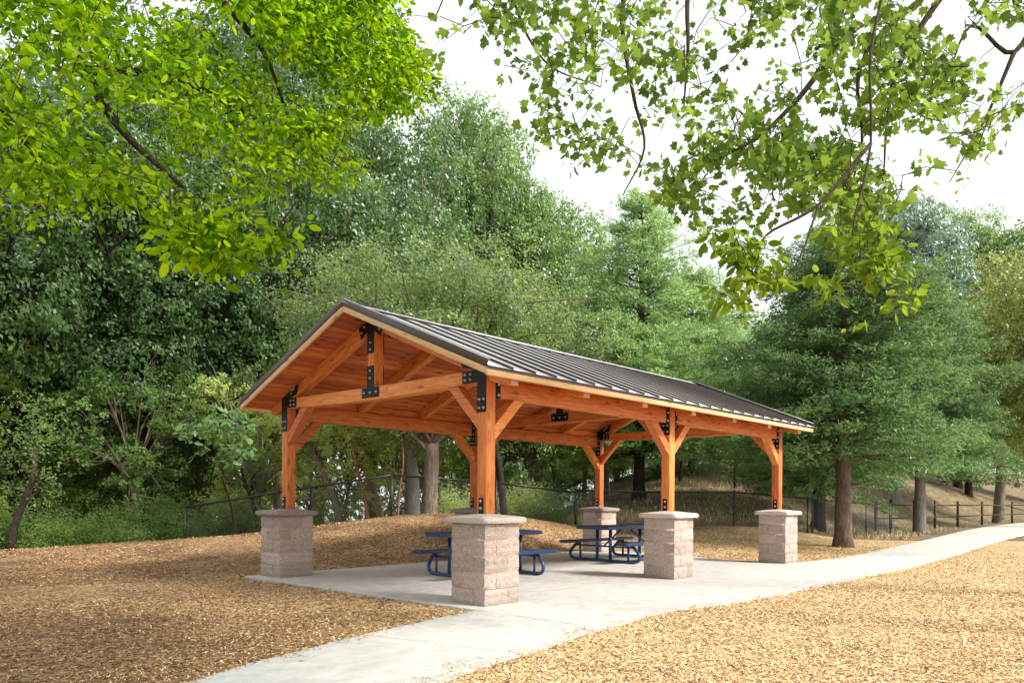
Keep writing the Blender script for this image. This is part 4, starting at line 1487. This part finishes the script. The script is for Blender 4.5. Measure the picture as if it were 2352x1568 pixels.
bare_trunk('grey_tree', [(595, 1260, 25), (585, 1170, 25), (560, 1100, 25), (548, 1040, 25.5)], .08, .04, B_DARK, 'thin dark sapling trunk left of the rear corner pillar', 5, 8, L_OAK)
bare_trunk('grey_tree', [(20, 1262, 21), (40, 1190, 21), (72, 1110, 21), (85, 1020, 21.5)], .11, .06, B_DARK, 'dark leaning trunk at the far left edge', 5, 9, L_OAK)

# ------------------------------------------------------------------ near leaves with their own geometry
def oval_leaf(name, n=4, fold=.12, point=1.0, width=.52):
    """leaf of unit length along +x, base at the origin"""
    V = [(0, 0, 0)]
    ts = [.18, .42, .68, .88]
    for t in ts:
        w = width * .5 * math.sin(math.pi * min(1, t ** .85)) ** .75
        V += [(t, -w, -fold * w * 1.2 - .12 * t * t), (t, 0, .03 - .12 * t * t), (t, w, -fold * w * 1.2 - .12 * t * t)]
    V.append((1, 0, -.13))
    q = []; t_ = [(0, 1, 2), (0, 2, 3)]
    for k in range(3):
        b = 1 + 3 * k
        q += [(b, b + 3, b + 4, b + 1), (b + 1, b + 4, b + 5, b + 2)]
    t_ += [(10, 13, 11), (11, 13, 12)]
    return np.array(V), np.array(q), np.array(t_)


def lobed_leaf():
    """maple-like five lobed leaf, unit length"""
    rad = [(0, .0), (-125, .34), (-85, .62), (-62, .50), (-38, .80), (-18, .62), (0, 1.0), (18, .62), (38, .80), (62, .50), (85, .62), (125, .34)]
    V = [(.16, 0, .02)]
    for a, r_ in rad[1:]:
        V.append((.12 + r_ * .88 * math.cos(math.radians(a)), r_ * .88 * math.sin(math.radians(a)), -.10 * r_ * r_))
    V.insert(1, (0, 0, 0))
    V = np.array(V)
    m = len(V)
    T_ = [(0, k, k + 1) for k in range(1, m - 1)] + [(0, m - 1, 1)]
    return V, np.zeros((0, 4), int), np.array(T_)


def frames(d, nn):
    d = d / (np.linalg.norm(d, axis=1, keepdims=True) + 1e-9)
    nn = nn - d * (nn * d).sum(1, keepdims=True)
    nn = nn / (np.linalg.norm(nn, axis=1, keepdims=True) + 1e-9)
    s = np.cross(nn, d)
    return d, s, nn


def near_tree(name, label, region, n_sprig, per, depth_fn, size, leafkind, mat, brk, limbs, trunk, seed, spread=.16, n_obj=280, tint_fn=None, droop=.5, twig_r=.004, upbias=.7, clump=.52):
    """a tree whose boughs reach into view. region: list of (x0,y0,x1,y1,...) polygons in picture units with weight"""
    rng = np.random.default_rng(seed)
    x, y, z0 = trunk
    root = empty(name, (x, y, z0), 0, label, 'tree')
    org = np.array([x, y, z0])
    g = Geo()
    lp = []
    top = None
    for li, L_ in enumerate(limbs):
        P = [np.array(p, float) - org if len(p) == 3 and not isinstance(p[0], str) else p for p in L_['pts']]
        sp = smooth_pts(P, 5)
        n = len(sp)
        g.tube(sp, [L_['r'][0] + (L_['r'][1] - L_['r'][0]) * (i / (n - 1)) ** .8 for i in range(n)], 9)
        if li: lp += sp
    link('trunk', g.mesh('trunk', True), root, brk)
    lp = np.array(lp)
    # sprig positions
    C = []
    polys, wts = zip(*region)
    wts = np.array(wts, float); wts /= wts.sum()
    while len(C) < n_sprig:
        k = rng.choice(len(polys), p=wts)
        pg = np.array(polys[k], float)
        q = rng.uniform(pg.min(0), pg.max(0))
        inside = False
        j = len(pg) - 1
        for i in range(len(pg)):
            if (pg[i, 1] > q[1]) != (pg[j, 1] > q[1]) and q[0] < (pg[j, 0] - pg[i, 0]) * (q[1] - pg[i, 1]) / (pg[j, 1] - pg[i, 1]) + pg[i, 0]:
                inside = not inside
            j = i
        if not inside: continue
        # clumpiness
        v = math.sin(q[0] * .021 + seed) * math.sin(q[1] * .027 + seed * 2) + math.sin(q[0] * .011 - q[1] * .017)
        if rng.random() > clump + .5 * v: continue
        C.append(at(q[0], q[1], depth_fn(q[0], q[1], rng)) - org)
    C = np.array(C)
    # twigs: from nearest limb point through a drooping mid point
    tg = Geo()
    d2 = ((C[:, None] - lp[None]) ** 2).sum(-1)
    near = d2.argmin(1)
    order = np.argsort(d2.min(1))
    nodes = [p for p in lp]
    for idx in order:
        c = C[idx]
        arr = np.array(nodes)
        dd = ((arr - c) ** 2).sum(1)
        k = dd.argmin()
        if dd[k] > .003:
            a = arr[k]
            mid = (a + c) / 2 + rng.normal(size=3) * .06 + np.array([0, 0, .05])
            L = math.sqrt(dd[k])
            tg.tube([a, mid, c], [twig_r + .0025 * L, twig_r, twig_r * .5], 3, cap=False)
            nodes.append(mid)
        nodes.append(c)
    link('twigs', tg.mesh('twigs', True), root, B_TWIG)['kind'] = 'stuff'
    # leaves
    m = len(C) * per
    cc = np.repeat(C, per, 0)
    out = rng.normal(size=(m, 3)); out[:, 2] = out[:, 2] * .55 - droop
    out /= np.linalg.norm(out, axis=1, keepdims=True)
    B = cc + out * rng.uniform(.0, 1, (m, 1)) * spread + rng.normal(size=(m, 3)) * spread * .25
    nn = rng.normal(size=(m, 3)) * .85 + np.array([0, 0, upbias]) - F * .25
    dx, sx, nx = frames(out + rng.normal(size=(m, 3)) * .3, nn)
    sz = size * rng.uniform(.5, 1.35, m)
    base = near_leaf_kinds[leafkind]
    tint = np.repeat(rng.normal(.47, .23, len(C)), per) + rng.normal(0, .17, m)
    if tint_fn is not None: tint += tint_fn(B + org)
    tint = np.clip(tint, 0, 1)
    dist = (B + org - CAM) @ F
    key = sz / dist
    vis = np.argsort(-key)
    objs = vis[:n_obj]; rest = vis[n_obj:]
    V0, Q0, T0 = base
    def build(ids):
        nV = len(V0)
        V = (B[ids][:, None] + sz[ids][:, None, None] * (V0[None, :, 0:1] * dx[ids][:, None] + V0[None, :, 1:2] * sx[ids][:, None] + V0[None, :, 2:3] * nx[ids][:, None])).reshape(-1, 3)
        o = (np.arange(len(ids)) * nV)[:, None, None]
        Q = (Q0[None] + o).reshape(-1, 4) if len(Q0) else None
        T_ = (T0[None] + o).reshape(-1, 3)
        tn = np.concatenate([np.repeat(tint[ids], len(Q0)), np.repeat(tint[ids], len(T0))])
        return mesh_np('foliage', V, Q, tn, T_)
    fo = link('foliage', build(rest), root, mat)
    fo['kind'] = 'stuff'
    single = []
    for k in range(6):
        me = mesh_np('leaf', V0, Q0 if len(Q0) else None, np.full(len(Q0) + len(T0), .2 + .13 * k), T0)
        me.materials.append(mat); single.append(me)
    for i in objs:
        o = bpy.data.objects.new('leaf', single[int(min(5, max(0, (tint[i] - .15) / .13)))])
        COL.objects.link(o); o.parent = root
        Mx = Matrix(((dx[i][0], sx[i][0], nx[i][0], 0), (dx[i][1], sx[i][1], nx[i][1], 0), (dx[i][2], sx[i][2], nx[i][2], 0), (0, 0, 0, 1)))
        o.matrix_local = Matrix.Translation(B[i]) @ Mx @ Matrix.Scale(sz[i], 4)
    return root


near_leaf_kinds = {'oval': oval_leaf('leaf'), 'lobed': lobed_leaf()}


def gl(px, depth, z):
    x, y = ground_xy(px, depth)
    return np.array([x, y, z])


# bright tree on the left: trunk just outside the picture
tx, ty_ = ground_xy(-560, 8.5)
tz = float(height(np.array([tx]), np.array([ty_]))[0])
left_region = [([(-250, -250), (900, -250), (880, 20), (990, 190), (940, 260), (830, 300), (845, 430), (780, 420), (650, 400), (655, 545), (560, 570), (430, 560), (360, 470), (250, 470), (130, 515), (-250, 540)], 1.0),
               ([(380, 500), (660, 500), (655, 570), (560, 590), (420, 590)], .022), ([(560, -60), (900, -60), (990, 190), (900, 280), (700, 330)], .50)]
near_tree('overhanging_tree', 'bright yellow green leafy tree overhanging the top left corner', left_region, 3000, 11,
          lambda x, y, r: (6.3 + max(0, (x - 200)) * .0042 + r.uniform(-.9, 1.6)) if not (y > 500 and 370 < x < 670) else r.uniform(4.6, 5.2), .076, 'oval', L_NEAR, B_DARK,
          [dict(pts=[(tx, ty_, tz - .3), (tx + .1, ty_, 1.5), (tx + .3, ty_ + .1, 3.2), gl(-420, 8.2, 4.6)], r=(.24, .15)),
           dict(pts=[(tx + .3, ty_ + .1, 3.0), gl(-300, 7.8, 4.3), at(60, -40, 7.4), at(190, 160, 7.4), at(280, 300, 7.3), at(420, 430, 7.2)], r=(.13, .018)),
           dict(pts=[gl(-380, 8.0, 4.2), at(100, -160, 7.8), at(450, -60, 8.2), at(700, 80, 8.8), at(880, 180, 9.2)], r=(.11, .015)),
           dict(pts=[gl(-400, 8.1, 3.6), at(-150, 180, 7.2), at(60, 330, 6.8), at(100, 460, 6.6)], r=(.08, .012)),
           dict(pts=[at(190, 160, 7.4), at(400, 180, 7.8), at(600, 280, 8.2), at(780, 380, 8.6)], r=(.05, .010)),
           dict(pts=[at(450, -60, 8.2), at(560, 60, 8.2), at(620, 150, 8.2), at(680, 330, 8.3)], r=(.05, .010))],
          (tx, ty_, tz), 31, .17, 290, tint_fn=lambda p: np.full(len(p), .10), clump=.68)

# sycamore on the right: boughs hang in front of the white sky
tx, ty_ = ground_xy(3150, 9.5)
right_region = [([(1370, -150), (2500, -150), (2500, 330), (2352, 240), (2200, 430), (2040, 380), (1960, 540), (1800, 480), (1560, 500), (1500, 420), (1440, 380), (1310, 380), (1340, 180), (1250, 200), (1130, 100), (1160, -60)], 1.0),
                ([(1480, 330), (1900, 300), (2080, 420), (2010, 560), (1850, 560), (1780, 490), (1560, 490)], .50),
                ([(1750, -100), (2250, -100), (2200, 250), (1800, 330)], .28),
                ([(860, -100), (1400, -100), (1380, 200), (1220, 330), (1250, 200), (1050, 150), (940, 90)], .20),
                ([(1220, 200), (1340, 180), (1330, 330), (1240, 320)], .03)]
near_tree('sycamore_tree', 'sycamore with lobed leaves hanging across the white sky at top right', right_region, 1020, 7,
          lambda x, y, r: 8.4 + r.uniform(-1.2, 2.2), .098, 'lobed', L_SYC, B_TWIG,
          [dict(pts=[(tx, ty_, -.3), (tx, ty_ + .1, 2), (tx - .2, ty_ + .3, 4.2), gl(2900, 9.5, 6.2)], r=(.30, .18)),
           dict(pts=[gl(2950, 9.5, 5.9), at(2500, -330, 9.4), at(2150, -260, 9.3), at(1960, -40, 9.0), at(1890, 150, 8.8), at(1760, 300, 8.6), at(1640, 370, 8.6)], r=(.10, .010)),
           dict(pts=[at(2500, -330, 9.4), at(2240, -100, 9.0), at(2080, 120, 8.9), at(2040, 260, 8.8), at(2030, 400, 8.8)], r=(.06, .008)),
           dict(pts=[at(2150, -260, 9.3), at(1800, -160, 8.9), at(1600, -60, 8.8), at(1580, 120, 8.7), at(1570, 260, 8.7)], r=(.07, .007)),
           dict(pts=[at(1800, -160, 8.9), at(1500, -140, 8.8), at(1430, 20, 8.6), at(1455, 220, 8.6), at(1480, 340, 8.6), at(1430, 450, 8.6)], r=(.05, .006)),
           dict(pts=[at(1500, -140, 8.8), at(1250, -160, 9.5), at(1180, -20, 9.8), at(1250, 140, 9.8), at(1380, 200, 9.6)], r=(.04, .006)),
           dict(pts=[at(1250, -160, 9.5), at(1080, -120, 10), at(1000, 40, 10.2)], r=(.03, .008)),
           dict(pts=[at(2500, -330, 9.4), at(2420, -60, 9.2), at(2330, 120, 9.1), at(2230, 60, 9.0), at(2170, 200, 9)], r=(.06, .006)),
           dict(pts=[at(2330, 120, 9.1), at(2260, 280, 9.1), at(2180, 420, 9.1)], r=(.03, .005)),
           dict(pts=[at(2240, -100, 9.0), at(1990, 120, 8.7), at(1980, 330, 8.6), at(1940, 470, 8.5)], r=(.04, .006))],
          (tx, ty_, -.03), 41, .19, 290, None, .5, .0055, clump=.68)

# oval-leaved bough hanging below it
tx, ty_ = ground_xy(3000, 7.0)
oval_region = [([(1610, 520), (2040, 500), (2030, 590), (1830, 600), (1720, 590), (1620, 560)], .40),
               ([(1690, 580), (1800, 600), (1790, 665), (1700, 640)], .16), ([(1630, 650), (1710, 650), (1700, 705), (1640, 700)], .10),
               ([(1840, 560), (2060, 560), (2110, 690), (2000, 725), (1960, 745), (1900, 660), (1840, 640)], .80)]
near_tree('oval_leaved_tree', 'hanging twigs of oval backlit leaves in front of the right redwood', oval_region, 120, 8,
          lambda x, y, r: 6.6 + r.uniform(-.4, .7), .105, 'oval', L_OVAL, B_TWIG,
          [dict(pts=[(tx, ty_, -.3), (tx, ty_, 2), (tx - .1, ty_ + .1, 3.6), gl(2800, 7.0, 5.2)], r=(.16, .10)),
           dict(pts=[gl(2850, 7, 4.6), at(2600, -420, 7.4), at(2150, -260, 7.2), at(2010, 60, 7.0), at(2000, 330, 6.9), at(1960, 520, 6.8), at(1965, 640, 6.8), at(2000, 700, 6.7)], r=(.022, .005)),
           dict(pts=[at(2000, 330, 6.9), at(1880, 470, 6.8), at(1760, 540, 6.8), at(1735, 610, 6.7), at(1670, 680, 6.7)], r=(.02, .004)),
           dict(pts=[at(1880, 470, 6.8), at(1850, 560, 6.7), at(1820, 620, 6.7), at(1780, 650, 6.7)], r=(.012, .003))],
          (tx, ty_, -.03), 51, .12, 280)

# large-leaved madrone spray left of the pavilion
tx, ty_ = ground_xy(470, 19.5)
tz = float(height(np.array([tx]), np.array([ty_]))[0])
mad_region = [([(395, 975), (520, 935), (590, 1000), (580, 1050), (500, 1090), (440, 1060), (390, 1050)], 1.0)]
near_tree('large_leaved_madrone', 'madrone sapling with large glossy leaf rosettes left of the pavilion', mad_region, 42, 9,
          lambda x, y, r: 17.5 + r.uniform(-.5, .5), .17, 'oval', L_MAD, B_TWIG,
          [dict(pts=[at(545, 1250, 21.4), at(530, 1160, 20.6), at(505, 1080, 18.8)], r=(.04, .025)),
           dict(pts=[at(505, 1080, 18.8), at(470, 1040, 17.8), at(430, 1000, 17.5)], r=(.022, .008)),
           dict(pts=[at(505, 1080, 18.8), at(530, 1040, 17.8), at(560, 980, 17.5)], r=(.022, .008))],
          tuple(at(545, 1250, 21.4)), 61, .14, 250, None, .0, .006)

# ------------------------------------------------------------------ chain link fence
def fence(pts, hgt, label, gate=None, name='chain_link_fence', pitch=.062, ends=True):
    """pts: world (x,y,z ground)"""
    P = [np.array(p, float) for p in pts]
    org = P[0].copy()
    root = empty(name, tuple(org), 0, label, 'fence')
    for i, p in enumerate(P):
        g = Geo()
        big = .038 if (i in (0, len(P) - 1)) else .028
        g.tube([p - org + [0, 0, -.3], p - org + [0, 0, hgt + .03]], big, 10)
        g.tube([p - org + [0, 0, hgt + .03], p - org + [0, 0, hgt + .065]], [big * 1.1, big * .4], 10)
        link('post', g.mesh('post', True), root, M_FENCE)
    for a, b in zip(P[:-1], P[1:]):
        a = a - org; b = b - org
        g = Geo(); g.tube([a + [0, 0, hgt - .02], b + [0, 0, hgt - .02]], .030, 8)
        link('top_rail', g.mesh('top_rail', True), root, M_FENCE)
        g = Geo()
        L = np.linalg.norm((b - a)[:2]); n = int((L + hgt) / (pitch * 1.414)) + 1
        H_ = hgt - .06
        for s in (1, -1):
            for k in range(n):
                u0 = k * pitch * 1.414 - (H_ if s == 1 else 0)
                v0, v1 = 0, H_
                ua, ub = (u0, u0 + H_) if s == 1 else (u0, u0 - H_)
                # clip
                pts_ = []
                lo, hi = 0.0, 1.0
                du = ub - ua
                for lim, sg in ((0, 1), (L, -1)):
                    f0 = sg * (ua - lim); f1 = sg * (ub - lim)
                    if f0 < 0 and f1 < 0: lo, hi = 1, 0
                    elif f0 < 0: lo = max(lo, f0 / (f0 - f1))
                    elif f1 < 0: hi = min(hi, f0 / (f0 - f1))
                if hi - lo < .02: continue
                q = []
                for t in (lo, hi):
                    u = (ua + du * t) / L
                    q.append(a + (b - a) * u + np.array([0, 0, .03 + H_ * t]))
                g.tube(q, .0036, 3, cap=False)
        o = link('wire_mesh', g.mesh('wire_mesh'), root, M_FWIRE); o['kind'] = 'stuff'
    return root


def gpt(px, d, dz=0.):
    x, y = ground_xy(px, d)
    return (x, y, float(height(np.array([x]), np.array([y]))[0]) + dz)


fence([gpt(1322, 25.2), gpt(1512, 25.6), gpt(1686, 25.8), gpt(1855, 26.2), gpt(1866, 26.3), gpt(1990, 28.2), gpt(2045, 30)], 1.20, 'black chain link fence running behind the pavilion along the dry slope')
pA = at(1322, 1129, 25.0); pB = at(1140, 1106, 22.8); pC = at(900, 1089, 20.9); pD = at(640, 1128, 21.2); pE = at(425, 1163, 21.6)
fence([tuple(p - [0, 0, 1.22]) for p in (pA, pB, pC, pD, pE)], 1.22, 'black chain link fence climbing over the mulch mound on the left')

# dark post and rail fence at the right, by the bend of the path
def rail_fence(pts, hgt, label):
    P = [np.array(p, float) for p in pts]; org = P[0].copy()
    root = empty('rail_fence', tuple(org), 0, label, 'fence')
    for p in P:
        g = Geo(); q = p - org
        g.tube([q + [0, 0, -.3], q + [0, 0, hgt]], [.07, .06], 7); link('post', g.mesh('post'), root, M_RAIL)
    for a, b in zip(P[:-1], P[1:]):
        for z in (.42, .85):
            g = Geo(); g.tube([a - org + [0, 0, hgt * z], (a + b) / 2 - org + [0, 0, hgt * z - .02], b - org + [0, 0, hgt * z]], .035, 6)
            link('rail', g.mesh('rail'), root, M_RAIL)
    return root


rail_fence([gpt(2012, 31), gpt(2046, 32.5), gpt(2100, 35), gpt(2148, 37.5), gpt(2200, 40), gpt(2256, 44), gpt(2325, 48), gpt(2400, 52)], 1.35, 'dark post and rail fence in the shade beyond the path bend')

# ------------------------------------------------------------------ dry grass behind the fence
def grass(name, n, fn, size, mat, label):
    rng = np.random.default_rng(n)
    px, d = fn(rng, n)
    x = CAM[0] + d * (F[0] + (px - CX) / FPX * R[0]); y = CAM[1] + d * (F[1] + (px - CX) / FPX * R[1])
    k_ = (flat_dist(x, y) > .6) & (y > ny(x))
    x, y = x[k_], y[k_]; n = len(x)
    z = height(x, y)
    h = size * rng.uniform(.4, 1.5, n); a = rng.uniform(0, 6.28, n); ln = rng.normal(0, .35, (n, 2))
    w = .010 + h * .02
    b = np.c_[x, y, z]
    s = np.c_[np.cos(a), np.sin(a), np.zeros(n)] * w[:, None]
    t = b + np.c_[ln * h[:, None], h]
    m = b + np.c_[ln * h[:, None] * .35, h * .55]
    V = np.stack([b - s, b + s, m + s * .8, m - s * .8, t], 1).reshape(-1, 3)
    i = np.arange(n)[:, None] * 5
    Q = i + np.array([[0, 1, 2, 3]]); T_ = i + np.array([[3, 2, 4]])
    tn = np.clip(rng.normal(.6, .22, n), 0, 1)
    o = link(name, mesh_np(name, V, Q, np.r_[tn, tn], T_), None, mat)
    return tag(o, label, 'grass', None, 'stuff')


grass('dry_grass', 13000, lambda r, n: (np.where(r.random(n) < .5, r.normal(1262, 38, n), r.uniform(1300, 2350, n)), 26.4 + r.exponential(7.5, n)), .15, M_STRAW, 'dry straw coloured grass on the slope behind the chain link fence')


def fallen(n=1500):
    rng = np.random.default_rng(77)
    r = 2.5 * (22 / 2.5) ** rng.random(n * 2); th = YAW + rng.uniform(-.8, .75, n * 2)
    x = CAM[0] + r * np.cos(th); y = CAM[1] + r * np.sin(th)
    fd = flat_dist(x, y)
    ok = (fd > .02) | (rng.random(n * 2) < .03)
    x, y, fd = x[ok][:n], y[ok][:n], fd[ok][:n]
    m = len(x)
    z = np.where(fd < 0, .006, height(x, y) + .022)
    a = rng.uniform(0, 6.28, m)
    dx, sx, nx = frames(np.c_[np.cos(a), np.sin(a), rng.normal(0, .15, m)], rng.normal(size=(m, 3)) * .22 + [0, 0, 1])
    V0, Q0, T0 = near_leaf_kinds['oval']
    V0 = V0 * [1, 1, -1.2]
    sz = rng.uniform(.03, .062, m)
    V = (np.c_[x, y, z][:, None] + sz[:, None, None] * (V0[None, :, 0:1] * dx[:, None] + V0[None, :, 1:2] * sx[:, None] + V0[None, :, 2:3] * nx[:, None])).reshape(-1, 3)
    o = (np.arange(m) * len(V0))[:, None, None]
    tn = rng.random(m)
    ob = link('fallen_leaves', mesh_np('fallen_leaves', V, (Q0[None] + o).reshape(-1, 4), np.r_[np.repeat(tn, len(Q0)), np.repeat(tn, len(T0))], (T0[None] + o).reshape(-1, 3)), None,
              tintmat('dry_fallen_leaf', [(0, (.06, .03, .015)), (.5, (.20, .11, .05)), (.85, (.42, .27, .10)), (1, (.20, .22, .06))]))
    tag(ob, 'dry brown fallen leaves scattered over mulch and path', 'fallen leaves', None, 'stuff')


fallen()
